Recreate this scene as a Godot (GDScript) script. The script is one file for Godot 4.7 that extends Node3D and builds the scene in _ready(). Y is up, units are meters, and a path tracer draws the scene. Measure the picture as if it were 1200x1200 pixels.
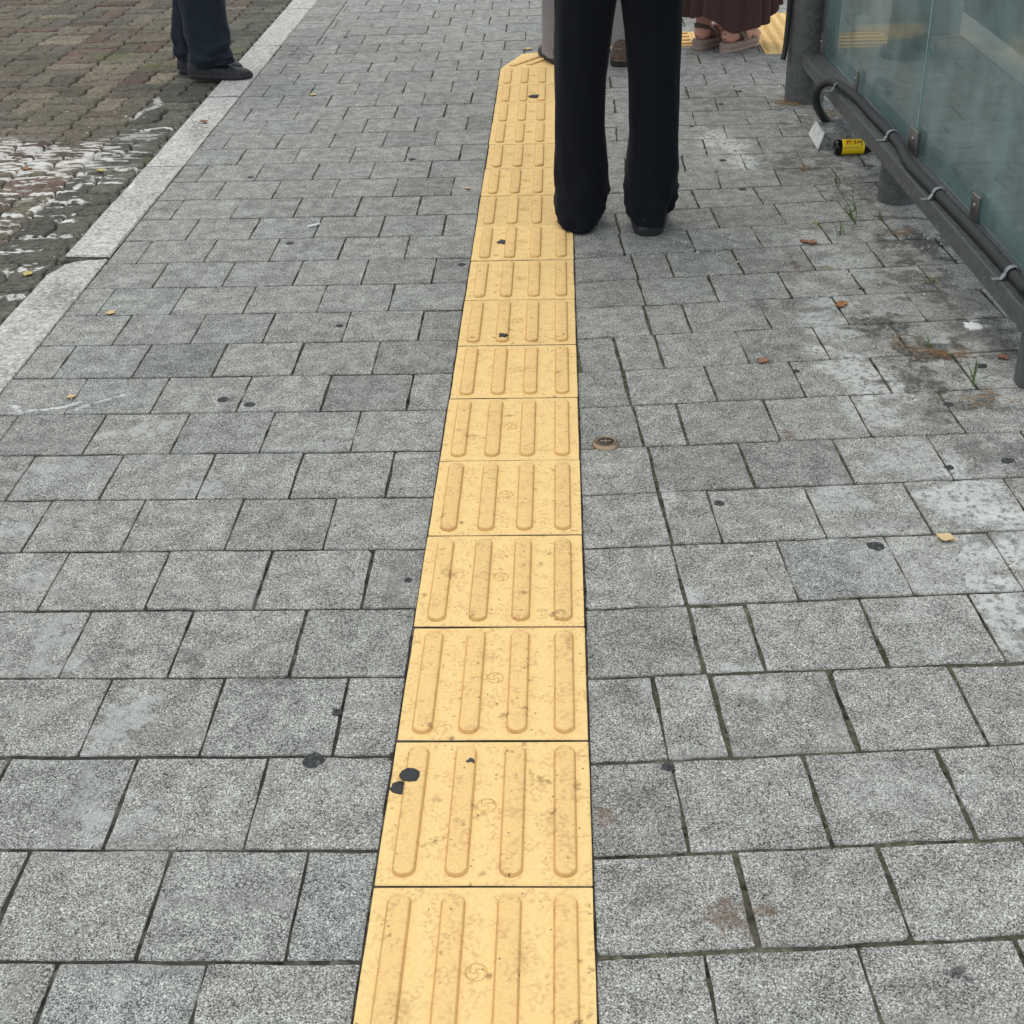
extends Node3D
# A pavement seen from standing height. World axes: x runs across the yellow tactile path
# (right is +), z runs against it (the far end is -z), y is up. b below means -z.

const CAM_POS := Vector3(0.1166, 1.3869, 1.3030)
const CAM_X := Vector3(0.99918666, -0.02831712, -0.0287082)
const CAM_Y := Vector3(0.0094471, 0.85651283, -0.51603927)
const CAM_Z := Vector3(0.03920169, 0.51534834, 0.85608371)
const STAIN_SIZE := 6.4
const STAIN_A0 := -3.2
const STAIN_B1 := 5.5

var M := {}
var rng := RandomNumberGenerator.new()
var wob := FastNoiseLite.new()
var taken := {}
var stain_bytes: PackedByteArray
var stain_n1 := FastNoiseLite.new()
var stain_n2 := FastNoiseLite.new()
const SN := 2048


func _ready() -> void:
	rng.seed = 20826
	wob.seed = 5; wob.frequency = 1.0; wob.noise_type = FastNoiseLite.TYPE_SIMPLEX_SMOOTH; wob.fractal_octaves = 3
	# --- camera, sky, sun, exposure
	var cam := Camera3D.new()
	cam.name = "camera"
	cam.fov = 41.855
	cam.near = 0.05
	cam.far = 300.0
	cam.transform = Transform3D(Basis(CAM_X, CAM_Y, CAM_Z).orthonormalized(), CAM_POS)
	add_child(cam)
	cam.current = true
	var sky_mat := ProceduralSkyMaterial.new()
	sky_mat.sky_top_color = Color(0.90, 0.925, 0.95)
	sky_mat.sky_horizon_color = Color(0.80, 0.83, 0.86)
	sky_mat.ground_bottom_color = Color(0.30, 0.30, 0.29)
	sky_mat.ground_horizon_color = Color(0.55, 0.56, 0.56)
	sky_mat.sun_angle_max = 1.0
	var sky := Sky.new()
	sky.sky_material = sky_mat
	var env := Environment.new()
	env.background_mode = Environment.BG_SKY
	env.sky = sky
	env.background_energy_multiplier = 1.15
	env.tonemap_mode = Environment.TONE_MAPPER_LINEAR
	env.tonemap_exposure = 1.18
	env.sdfgi_enabled = true
	env.ssao_enabled = true
	env.ssil_enabled = true
	var we := WorldEnvironment.new()
	we.name = "world_environment"
	we.environment = env
	add_child(we)
	var sun := DirectionalLight3D.new()
	sun.name = "sun"
	sun.light_energy = 0.30
	sun.light_color = Color(1.0, 0.985, 0.955)
	sun.light_angular_distance = 28.0
	sun.shadow_enabled = true
	sun.rotation_degrees = Vector3(-70, -150, 0)
	add_child(sun)

	make_materials()
	build_ground()
	build_pavements()
	build_tactile()
	build_kerb()
	build_blocks()
	build_shelter()
	build_people()
	build_small_things()


# ------------------------------------------------------------------ helpers
func numbered(called: String) -> String:
	if not taken.has(called):
		taken[called] = 0
		return called
	taken[called] += 1
	return "%s_%03d" % [called, taken[called]]


func tag(o: Node, label: String, category: String, group := "", kind := "") -> void:
	o.set_meta("label", label)
	if category != "": o.set_meta("category", category)
	if group != "": o.set_meta("group", group)
	if kind != "": o.set_meta("kind", kind)


func thing(called: String, label: String, category: String, at := Vector3.ZERO, turn := 0.0, group := "", kind := "") -> Node3D:
	var o := Node3D.new()
	o.name = numbered(called)
	add_child(o)
	o.position = at
	o.rotation.y = turn
	tag(o, label, category, group, kind)
	return o


func part(called: String, mesh: Mesh, mat: Material, parent: Node, at := Vector3.ZERO, turn := 0.0) -> MeshInstance3D:
	var mi := MeshInstance3D.new()
	mi.name = called if parent != self else numbered(called)
	mi.mesh = mesh
	mi.material_override = mat
	mi.position = at
	mi.rotation.y = turn
	parent.add_child(mi, true)
	return mi


func new_st() -> SurfaceTool:
	var st := SurfaceTool.new()
	st.begin(Mesh.PRIMITIVE_TRIANGLES)
	return st


func tri(st: SurfaceTool, a: Vector3, b: Vector3, c: Vector3, out: Vector3) -> void:
	# flat triangle facing «out»
	var n := (c - a).cross(b - a)
	if n.dot(out) < 0.0:
		var t := b; b = c; c = t
		n = -n
	n = n.normalized()
	for v in [a, b, c]:
		st.set_normal(n)
		st.set_uv(Vector2(v.x + v.y * 0.31, v.z + v.y * 0.77))
		st.add_vertex(v)


func quad(st: SurfaceTool, a: Vector3, b: Vector3, c: Vector3, d: Vector3, out: Vector3) -> void:
	tri(st, a, b, c, out)
	tri(st, a, c, d, out)


func hexa(st: SurfaceTool, p: Array) -> void:
	# p: bottom 0..3 round, top 4..7 above them
	var mid := Vector3.ZERO
	for v in p: mid += v
	mid /= 8.0
	for f in [[0, 1, 2, 3], [4, 5, 6, 7], [0, 1, 5, 4], [1, 2, 6, 5], [2, 3, 7, 6], [3, 0, 4, 7]]:
		var fm: Vector3 = (p[f[0]] + p[f[1]] + p[f[2]] + p[f[3]]) / 4.0
		quad(st, p[f[0]], p[f[1]], p[f[2]], p[f[3]], fm - mid)


func bevel_box(size: Vector3, r: float) -> ArrayMesh:
	# box with chamfered edges, centred
	var st := new_st()
	var h := size / 2.0
	var pts := []
	for sx in [-1, 1]:
		for sy in [-1, 1]:
			for sz in [-1, 1]:
				pts.append(Vector3(sx, sy, sz))
	for ax in 3:
		for s in [-1.0, 1.0]:
			var n := Vector3.ZERO; n[ax] = s
			var u := (ax + 1) % 3
			var v := (ax + 2) % 3
			var q := []
			for k in [[-1, -1], [1, -1], [1, 1], [-1, 1]]:
				var p := Vector3.ZERO
				p[ax] = s * h[ax]; p[u] = k[0] * (h[u] - r); p[v] = k[1] * (h[v] - r)
				q.append(p)
			quad(st, q[0], q[1], q[2], q[3], n)
	for ax in 3:
		var u := (ax + 1) % 3
		var v := (ax + 2) % 3
		for su in [-1.0, 1.0]:
			for sv in [-1.0, 1.0]:
				var q := []
				for k in [[-1, 0], [1, 0], [1, 1], [-1, 1]]:
					var p := Vector3.ZERO
					p[ax] = k[0] * (h[ax] - r)
					p[u] = su * (h[u] - (r if k[1] == 0 else 0.0))
					p[v] = sv * (h[v] - (0.0 if k[1] == 0 else r))
					q.append(p)
				var out := Vector3.ZERO; out[u] = su; out[v] = sv
				quad(st, q[0], q[1], q[2], q[3], out)
	for s in pts:
		var a := Vector3(s.x * h.x, s.y * (h.y - r), s.z * (h.z - r))
		var b := Vector3(s.x * (h.x - r), s.y * h.y, s.z * (h.z - r))
		var c := Vector3(s.x * (h.x - r), s.y * (h.y - r), s.z * h.z)
		tri(st, a, b, c, s)
	return st.commit()


func loft(rings: Array, closed := true, cap0 := true, cap1 := true, st: SurfaceTool = null) -> SurfaceTool:
	# rings of equal length, smooth skin between them
	if st == null: st = new_st()
	var n: int = rings[0].size()
	var centre := []
	for r in rings:
		var c := Vector3.ZERO
		for p in r: c += p
		centre.append(c / n)
	var m := n if closed else n - 1
	for i in rings.size() - 1:
		for j in m:
			var k := (j + 1) % n
			var a: Vector3 = rings[i][j]
			var b: Vector3 = rings[i][k]
			var c: Vector3 = rings[i + 1][k]
			var d: Vector3 = rings[i + 1][j]
			var out: Vector3 = (a + b + c + d) / 4.0 - (centre[i] + centre[i + 1]) / 2.0
			smooth_tri(st, a, b, c, out, Vector2(float(j) / n, i * 0.1), Vector2(float(j + 1) / n, i * 0.1), Vector2(float(j + 1) / n, i * 0.1 + 0.1))
			smooth_tri(st, a, c, d, out, Vector2(float(j) / n, i * 0.1), Vector2(float(j + 1) / n, i * 0.1 + 0.1), Vector2(float(j) / n, i * 0.1 + 0.1))
	for e in [[cap0, 0, 1], [cap1, rings.size() - 1, rings.size() - 2]]:
		if e[0] and closed:
			var c: Vector3 = centre[e[1]]
			var out: Vector3 = c - centre[e[2]]
			st.set_smooth_group(1 + (0 if e[1] == 0 else 1))
			for j in n:
				smooth_tri(st, c, rings[e[1]][j], rings[e[1]][(j + 1) % n], out, Vector2(0.5, 0.5), Vector2(0, 0), Vector2(1, 0))
			st.set_smooth_group(0)
	return st


func smooth_tri(st: SurfaceTool, a: Vector3, b: Vector3, c: Vector3, out: Vector3, ua: Vector2, ub: Vector2, uc: Vector2) -> void:
	var n := (c - a).cross(b - a)
	if n.length_squared() < 1e-16: return
	if n.dot(out) < 0.0:
		var t := b; b = c; c = t
		var tu := ub; ub = uc; uc = tu
	st.set_uv(ua); st.add_vertex(a)
	st.set_uv(ub); st.add_vertex(b)
	st.set_uv(uc); st.add_vertex(c)


func finish(st: SurfaceTool) -> ArrayMesh:
	st.generate_normals()
	return st.commit()


func ring(c: Vector3, rx: float, rz: float, n: int, tilt := 0.0, power := 2.0) -> PackedVector3Array:
	# horizontal (super)ellipse; tilt lifts the -z side
	var out := PackedVector3Array()
	for i in n:
		var t := TAU * i / n
		var x := cos(t); var z := sin(t)
		if power != 2.0:
			x = signf(x) * pow(absf(x), 2.0 / power)
			z = signf(z) * pow(absf(z), 2.0 / power)
		out.append(c + Vector3(x * rx, -z * tilt, z * rz))
	return out


func tube(pts: Array, radius: float, seg := 10, st: SurfaceTool = null, r_end := -1.0) -> SurfaceTool:
	var rings := []
	var up := Vector3.UP
	for i in pts.size():
		var d: Vector3 = (pts[mini(i + 1, pts.size() - 1)] - pts[maxi(i - 1, 0)]).normalized()
		if absf(d.dot(up)) > 0.95: up = Vector3(0.9, 0.1, 0.4).normalized()
		var s := d.cross(up).normalized()
		up = s.cross(d).normalized()
		var r := radius if r_end < 0.0 else lerpf(radius, r_end, float(i) / (pts.size() - 1))
		var rg := PackedVector3Array()
		for k in seg:
			var t := TAU * k / seg
			rg.append(pts[i] + (s * cos(t) + up * sin(t)) * r)
		rings.append(rg)
	return loft(rings, true, true, true, st)


func curve(ctrl: Array, steps := 8) -> Array:
	# Catmull-Rom through the points
	var out := []
	for i in ctrl.size() - 1:
		var p0: Vector3 = ctrl[maxi(i - 1, 0)]
		var p1: Vector3 = ctrl[i]
		var p2: Vector3 = ctrl[i + 1]
		var p3: Vector3 = ctrl[mini(i + 2, ctrl.size() - 1)]
		for k in steps:
			var t := float(k) / steps
			out.append(0.5 * ((2.0 * p1) + (p2 - p0) * t + (2.0 * p0 - 5.0 * p1 + 4.0 * p2 - p3) * t * t + (3.0 * p1 - p0 - 3.0 * p2 + p3) * t * t * t))
	out.append(ctrl[-1])
	return out


func seen(a: float, b: float) -> Vector3:
	# where a ground point stands in the photograph (x, y in 0..1) and how large a metre is there; only picks which pieces are built singly
	var p := Vector3(a, 0, -b) - CAM_POS
	var d := -p.dot(CAM_Z)
	if d < 0.2: return Vector3(-9, -9, 0)
	var k := 0.5 / tan(deg_to_rad(41.855) / 2.0) / d
	return Vector3(0.5 + k * p.dot(CAM_X), 0.5 - k * p.dot(CAM_Y), k)


func in_view(poly: PackedVector2Array) -> bool:
	for p in poly:
		var s := seen(p.x, p.y)
		if s.x > -0.005 and s.x < 1.005 and s.y > -0.005 and s.y < 1.005: return true
	return false


# ------------------------------------------------------------------ textures and materials
func noise_img(kind: int, freq: float, size: int, sd: int, octaves := 1, cell := false) -> PackedByteArray:
	var n := FastNoiseLite.new()
	n.seed = sd
	n.noise_type = kind
	n.frequency = freq
	n.fractal_octaves = octaves
	if octaves == 1: n.fractal_type = FastNoiseLite.FRACTAL_NONE
	if cell:
		n.cellular_return_type = FastNoiseLite.RETURN_CELL_VALUE
		n.cellular_jitter = 1.0
	var im := n.get_seamless_image(size, size, false, false, 0.1, true)
	im.convert(Image.FORMAT_L8)
	return im.get_data()


func ramp(bytes: PackedByteArray) -> PackedByteArray:
	# spread the values evenly over 0..255
	var hist := PackedInt32Array(); hist.resize(256)
	for v in bytes: hist[v] += 1
	var lut := PackedByteArray(); lut.resize(256)
	var sum := 0
	for i in 256:
		sum += hist[i]
		lut[i] = clampi(int(255.0 * (sum - hist[i] * 0.5) / bytes.size()), 0, 255)
	var out := PackedByteArray(); out.resize(bytes.size())
	for i in bytes.size(): out[i] = lut[bytes[i]]
	return out


func tex(bytes: PackedByteArray, size: int, format: int) -> ImageTexture:
	var im := Image.create_from_data(size, size, false, format, bytes)
	im.generate_mipmaps()
	return ImageTexture.create_from_image(im)


func stone_texture(size: int, base: Color, dark: Color, light: Color, grain_freq: float, sd: int, mottle := 0.10, contrast := 1.0) -> Array:
	# chips of several tones in a fine matrix: returns [colour texture, height texture]
	var cells := ramp(noise_img(FastNoiseLite.TYPE_CELLULAR, grain_freq, size, sd, 1, true))
	var fine := ramp(noise_img(FastNoiseLite.TYPE_VALUE, grain_freq * 2.2, size, sd + 1))
	var low := ramp(noise_img(FastNoiseLite.TYPE_SIMPLEX_SMOOTH, 0.008, size, sd + 2, 4))
	var rgb := PackedByteArray(); rgb.resize(size * size * 3)
	var hgt := PackedByteArray(); hgt.resize(size * size)
	var lr := PackedByteArray(); var lg := PackedByteArray(); var lb := PackedByteArray()
	for i in 512:
		var t := i / 511.0
		var c: Color
		if t < 0.5: c = base.lerp(dark, pow((0.5 - t) * 2.0, 1.45) * contrast)
		else: c = base.lerp(light, pow((t - 0.5) * 2.0, 1.45) * contrast)
		lr.append(clampi(int(c.r * 255), 0, 255)); lg.append(clampi(int(c.g * 255), 0, 255)); lb.append(clampi(int(c.b * 255), 0, 255))
	var mt := int(mottle * 512)
	for i in size * size:
		var v := clampi((cells[i] * 11 + fine[i] * 5) / 8 + ((low[i] - 128) * mt) / 256, 0, 511)
		rgb[i * 3] = lr[v]; rgb[i * 3 + 1] = lg[v]; rgb[i * 3 + 2] = lb[v]
		hgt[i] = clampi((cells[i] + fine[i]) / 2, 0, 255)
	return [tex(rgb, size, Image.FORMAT_RGB8), tex(hgt, size, Image.FORMAT_L8)]


func plain(called: String, color: Color, rough := 0.8, metal := 0.0) -> StandardMaterial3D:
	var m := StandardMaterial3D.new()
	m.albedo_color = color
	m.roughness = rough
	m.metallic = metal
	M[called] = m
	return m


func textured(called: String, t: Array, rough: float, relief: float, stains := true, tint := true) -> StandardMaterial3D:
	var m := plain(called, Color.WHITE, rough)
	m.albedo_texture = t[0]
	if relief > 0.0:
		m.heightmap_enabled = true
		m.heightmap_texture = t[1]
		m.heightmap_scale = relief
	m.vertex_color_use_as_albedo = tint
	if stains:
		m.detail_enabled = true
		m.detail_albedo = M["stain_texture"]
		m.detail_blend_mode = BaseMaterial3D.BLEND_MODE_MIX
		m.detail_uv_layer = BaseMaterial3D.DETAIL_UV_2
	m.metallic_specular = 0.3
	return m


func cloth(called: String, color: Color, bump := 0.02, sheen := 0.2) -> void:
	var m := plain(called, color, 0.9)
	m.heightmap_enabled = true
	m.heightmap_texture = M["weave"]
	m.heightmap_scale = bump
	m.uv1_triplanar = true
	m.uv1_scale = Vector3(6, 6, 6)
	m.rim_enabled = true
	m.rim = sheen
	m.metallic_specular = 0.25


func make_materials() -> void:
	M["stain_texture"] = stain_map()
	textured("paver", stone_texture(1024, Color(0.568, 0.568, 0.550), Color(0.10, 0.105, 0.10), Color(0.98, 0.98, 0.95), 0.33, 11, 0.13, 0.95), 0.88, 0.08)
	textured("granite", stone_texture(512, Color(0.72, 0.71, 0.69), Color(0.50, 0.49, 0.48), Color(0.88, 0.87, 0.84), 0.13, 31, 0.16), 0.8, 0.04)
	textured("block", stone_texture(512, Color(0.62, 0.61, 0.58), Color(0.36, 0.35, 0.33), Color(0.80, 0.78, 0.73), 0.10, 41, 0.22, 0.75), 0.9, 0.08)
	textured("tile", tile_texture(61, Color(0.945, 0.808, 0.555), Color(0.83, 0.672, 0.475), 0.95), 0.8, 0.02)
	textured("bar", tile_texture(71, Color(0.920, 0.772, 0.520), Color(0.80, 0.635, 0.45), 0.9), 0.75, 0.03)
	M["weave"] = tex(ramp(noise_img(FastNoiseLite.TYPE_SIMPLEX, 0.12, 256, 91, 2)), 256, Image.FORMAT_L8)
	textured("joint", stone_texture(512, Color(0.315, 0.305, 0.26), Color(0.16, 0.16, 0.13), Color(0.44, 0.43, 0.38), 0.10, 51, 0.25), 0.95, 0.1, false, false)
	textured("dark_joint", stone_texture(256, Color(0.245, 0.245, 0.225), Color(0.12, 0.12, 0.11), Color(0.42, 0.41, 0.37), 0.10, 52, 0.25), 0.95, 0.1, false, false)
	textured("soil", stone_texture(256, Color(0.19, 0.18, 0.16), Color(0.09, 0.09, 0.08), Color(0.36, 0.34, 0.30), 0.12, 53, 0.25), 0.95, 0.1, false, false)
	textured("asphalt", stone_texture(512, Color(0.27, 0.27, 0.275), Color(0.14, 0.14, 0.14), Color(0.42, 0.42, 0.42), 0.09, 55, 0.1), 0.92, 0.1, false, false)
	for k in ["joint", "dark_joint", "soil", "asphalt"]:
		M[k].uv1_triplanar = true
		M[k].uv1_world_triplanar = true
		M[k].uv1_scale = Vector3(1.6, 1.6, 1.6)
	cloth("black_cloth", Color(0.070, 0.082, 0.108), 0.01, 0.4)
	cloth("navy_cloth", Color(0.145, 0.170, 0.205), 0.02, 0.35)
	cloth("grey_cloth", Color(0.52, 0.50, 0.505), 0.02, 0.3)
	cloth("brown_cloth", Color(0.285, 0.213, 0.197), 0.02, 0.4)
	cloth("white_cloth", Color(0.80, 0.80, 0.79), 0.02, 0.2)
	cloth("blue_cloth", Color(0.34, 0.40, 0.50), 0.02, 0.2)
	var skin := plain("skin", Color(0.86, 0.64, 0.56), 0.55)
	skin.subsurf_scatter_enabled = true
	skin.subsurf_scatter_strength = 0.25
	plain("hair", Color(0.07, 0.06, 0.055), 0.6)
	plain("black_leather", Color(0.10, 0.10, 0.11), 0.42)
	plain("rubber", Color(0.165, 0.165, 0.17), 0.75)
	plain("black_sneaker", Color(0.085, 0.09, 0.105), 0.6)
	plain("sandal", Color(0.61, 0.535, 0.495), 0.7)
	plain("strap", Color(0.50, 0.43, 0.375), 0.65)
	var lp := plain("leopard", Color.WHITE, 0.6)
	lp.albedo_texture = leopard_texture()
	lp.uv1_triplanar = true
	lp.uv1_scale = Vector3(7, 7, 7)
	var sm := plain("shelter_metal", Color(0.47, 0.48, 0.485), 0.5, 0.2)
	sm.albedo_texture = tex_dust(201, 0.86)
	sm.uv1_triplanar = true
	sm.uv1_world_triplanar = true
	sm.uv1_scale = Vector3(2.5, 2.5, 2.5)
	plain("bracket_metal", Color(0.60, 0.585, 0.56), 0.38, 0.8)
	plain("conduit", Color(0.155, 0.16, 0.165), 0.55)
	plain("zinc", Color(0.62, 0.63, 0.63), 0.45, 0.6)
	plain("pale_panel", Color(0.74, 0.78, 0.77), 0.5)
	plain("dark_post", Color(0.20, 0.21, 0.215), 0.5, 0.2)
	var glass := plain("glass", Color(0.48, 0.595, 0.582, 0.60), 0.07)
	glass.transparency = BaseMaterial3D.TRANSPARENCY_ALPHA
	glass.albedo_texture = glass_dust()
	glass.uv1_triplanar = true
	glass.uv1_world_triplanar = true
	glass.uv1_scale = Vector3(0.8, 0.8, 0.8)
	plain("glass_edge", Color(0.80, 0.92, 0.88), 0.15)
	var conc := textured("concrete", stone_texture(256, Color(0.50, 0.51, 0.50), Color(0.34, 0.34, 0.33), Color(0.66, 0.66, 0.65), 0.09, 81, 0.35), 0.9, 0.1, false, false)
	conc.uv1_triplanar = true
	conc.uv1_scale = Vector3(4, 4, 4)
	var lime := textured("lime", stone_texture(256, Color(0.80, 0.80, 0.78), Color(0.55, 0.55, 0.53), Color(0.88, 0.88, 0.86), 0.07, 83, 0.6), 0.9, 0.1, false, false)
	lime.uv1_triplanar = true
	lime.uv1_scale = Vector3(4, 4, 4)
	plain("bottle_glass", Color(0.045, 0.04, 0.04), 0.12)
	plain("label_yellow", Color(0.93, 0.80, 0.10), 0.55)
	plain("label_red", Color(0.80, 0.33, 0.10), 0.6)
	plain("label_dark", Color(0.22, 0.20, 0.08), 0.6)
	plain("bronze", Color(0.63, 0.55, 0.46), 0.36, 0.75)
	plain("bronze_dark", Color(0.23, 0.21, 0.19), 0.6, 0.4)
	var gm := textured("gum", stone_texture(256, Color(0.235, 0.24, 0.245), Color(0.12, 0.12, 0.125), Color(0.46, 0.46, 0.46), 0.10, 57, 0.3), 0.85, 0.0, false, false)
	gm.uv1_triplanar = true
	gm.uv1_scale = Vector3(9, 9, 9)
	plain("gum_grey", Color(0.27, 0.28, 0.285), 0.85)
	plain("scrap_black", Color(0.135, 0.14, 0.15), 0.6)
	plain("wrapper_white", Color(0.90, 0.90, 0.89), 0.6)
	plain("dry_leaf", Color(0.57, 0.41, 0.32), 0.75)
	plain("orange_leaf", Color(0.62, 0.44, 0.28), 0.75)
	plain("pale_leaf", Color(0.82, 0.72, 0.54), 0.75)
	plain("yellow_leaf", Color(0.74, 0.69, 0.44), 0.75)
	plain("weed", Color(0.36, 0.43, 0.24), 0.7).backlight = Color(0.2, 0.25, 0.1)
	plain("dry_weed", Color(0.62, 0.55, 0.32), 0.75)
	plain("straw", Color(0.58, 0.47, 0.34), 0.85)
	plain("grit", Color(0.82, 0.81, 0.78), 0.8)


func tile_texture(sd: int, base: Color, dirt: Color, power: float) -> Array:
	var size := 1024
	var low := ramp(noise_img(FastNoiseLite.TYPE_SIMPLEX_SMOOTH, 0.012, size, sd, 5))
	var mid := ramp(noise_img(FastNoiseLite.TYPE_SIMPLEX, 0.05, size, sd + 1, 3))
	var fine := ramp(noise_img(FastNoiseLite.TYPE_CELLULAR, 0.2, size, sd + 2, 1, true))
	var rgb := PackedByteArray(); rgb.resize(size * size * 3)
	var hgt := PackedByteArray(); hgt.resize(size * size)
	for i in size * size:
		var t := (low[i] * mid[i]) / 65025.0
		var w := clampf((t - 0.25) * 1.1, 0.0, 1.0) * power
		var f := (fine[i] - 128) / 128.0 * 0.022
		var c := base.lerp(dirt, w)
		if fine[i] > 252 and mid[i] > 150: c = c.lerp(Color(0.42, 0.33, 0.25), 0.7)
		rgb[i * 3] = clampi(int((c.r + f) * 255), 0, 255)
		rgb[i * 3 + 1] = clampi(int((c.g + f) * 255), 0, 255)
		rgb[i * 3 + 2] = clampi(int((c.b + f) * 255), 0, 255)
		hgt[i] = (fine[i] + mid[i]) / 2
	return [tex(rgb, size, Image.FORMAT_RGB8), tex(hgt, size, Image.FORMAT_L8)]


func tex_dust(sd: int, least: float) -> ImageTexture:
	# powder coat with dust specks, scuffs and rubbed places
	var size := 512
	var low := ramp(noise_img(FastNoiseLite.TYPE_SIMPLEX_SMOOTH, 0.02, size, sd, 4))
	var spk := ramp(noise_img(FastNoiseLite.TYPE_CELLULAR, 0.16, size, sd + 1, 1, true))
	var rub := ramp(noise_img(FastNoiseLite.TYPE_SIMPLEX, 0.06, size, sd + 2, 3))
	var rgb := PackedByteArray(); rgb.resize(size * size * 3)
	for i in size * size:
		var v := 0.80 * lerpf(least, 1.0, low[i] / 255.0)
		if spk[i] > 247: v = minf(v + 0.20, 1.0)
		elif rub[i] > 238: v = minf(v + 0.10, 1.0)
		elif spk[i] < 5: v -= 0.12
		rgb[i * 3] = int(v * 255); rgb[i * 3 + 1] = int(v * 254); rgb[i * 3 + 2] = int(v * 250)
	return tex(rgb, size, Image.FORMAT_RGB8)


func glass_dust() -> ImageTexture:
	# dried rain and dust on tinted glass: streaks run down the pane
	var size := 512
	var low := ramp(noise_img(FastNoiseLite.TYPE_SIMPLEX_SMOOTH, 0.010, size, 301, 4))
	var fine := ramp(noise_img(FastNoiseLite.TYPE_SIMPLEX, 0.05, size, 302, 3))
	var n := FastNoiseLite.new(); n.seed = 303; n.frequency = 0.06; n.fractal_octaves = 3
	var px := PackedByteArray(); px.resize(size * size * 4)
	for y in size:
		for x in size:
			var i := y * size + x
			var s := n.get_noise_2d(x, y * 0.06) * 0.5 + 0.5
			var d := low[i] / 255.0 * 0.6 + fine[i] / 255.0 * 0.15 + s * 0.35
			var v := int(255 * clampf(0.72 + d * 0.34, 0.0, 1.0))
			px[i * 4] = v; px[i * 4 + 1] = v; px[i * 4 + 2] = v
			px[i * 4 + 3] = int(255 * clampf(0.80 + d * 0.30, 0.0, 1.0))
	return tex(px, size, Image.FORMAT_RGBA8)


func leopard_texture() -> ImageTexture:
	var size := 256
	var a := ramp(noise_img(FastNoiseLite.TYPE_CELLULAR, 0.035, size, 401))
	var b := ramp(noise_img(FastNoiseLite.TYPE_SIMPLEX, 0.05, size, 402, 2))
	var rgb := PackedByteArray(); rgb.resize(size * size * 3)
	for i in size * size:
		var c := Color(0.36, 0.28, 0.23)
		if a[i] > 70 and a[i] < 160 and b[i] > 70: c = Color(0.11, 0.10, 0.10)
		elif a[i] <= 40: c = Color(0.48, 0.39, 0.31)
		rgb[i * 3] = int(c.r * 255); rgb[i * 3 + 1] = int(c.g * 255); rgb[i * 3 + 2] = int(c.b * 255)
	return tex(rgb, size, Image.FORMAT_RGB8)


# stains, spills and scuffs lying on the paving, mapped by place
func blot(a: float, b: float, ra: float, rb: float, turn: float, col: Color, strength: float, freq := 14.0, ragged := 0.75, grain := 0.5, stretch := 1.0) -> void:
	var s := SN / STAIN_SIZE
	var r := maxf(ra, rb) * 1.5
	var x0 := int((a - r - STAIN_A0) * s); var x1 := int((a + r - STAIN_A0) * s)
	var y0 := int((STAIN_B1 - b - r) * s); var y1 := int((STAIN_B1 - b + r) * s)
	var ct := cos(turn); var sn := sin(turn)
	for y in range(maxi(y0, 0), mini(y1, SN)):
		for x in range(maxi(x0, 0), mini(x1, SN)):
			var pa := x / s + STAIN_A0
			var pb := STAIN_B1 - y / s
			var u := ((pa - a) * ct + (pb - b) * sn) / ra
			var v := (-(pa - a) * sn + (pb - b) * ct) / rb
			var d := sqrt(u * u + v * v)
			if d > 1.5: continue
			var n := stain_n1.get_noise_2d(pa * freq, pb * freq * stretch)
			var g := stain_n2.get_noise_2d(x, y)
			var w := clampf((1.0 - d + n * ragged * 1.6) * 2.2, 0.0, 1.0) * clampf((1.5 - d) * 3.0, 0.0, 1.0)
			w *= clampf(1.0 - grain + grain * (g * 1.8 + 0.75), 0.0, 1.0) * strength
			if w < 0.01: continue
			var i := (y * SN + x) * 4
			var old := stain_bytes[i + 3] / 255.0
			var al := w + old * (1.0 - w)
			var f := w / al
			stain_bytes[i] = int(lerpf(stain_bytes[i], col.r * 255, f))
			stain_bytes[i + 1] = int(lerpf(stain_bytes[i + 1], col.g * 255, f))
			stain_bytes[i + 2] = int(lerpf(stain_bytes[i + 2], col.b * 255, f))
			stain_bytes[i + 3] = int(al * 255)


func streak(pts: Array, width: float, col: Color, strength: float) -> void:
	for i in pts.size() - 1:
		var p: Vector2 = pts[i]
		var q: Vector2 = pts[i + 1]
		var m := (p + q) / 2.0
		var d := q - p
		blot(m.x, m.y, d.length() * 0.62, width, d.angle(), col, strength, 40.0, 0.55, 0.25)


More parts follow.
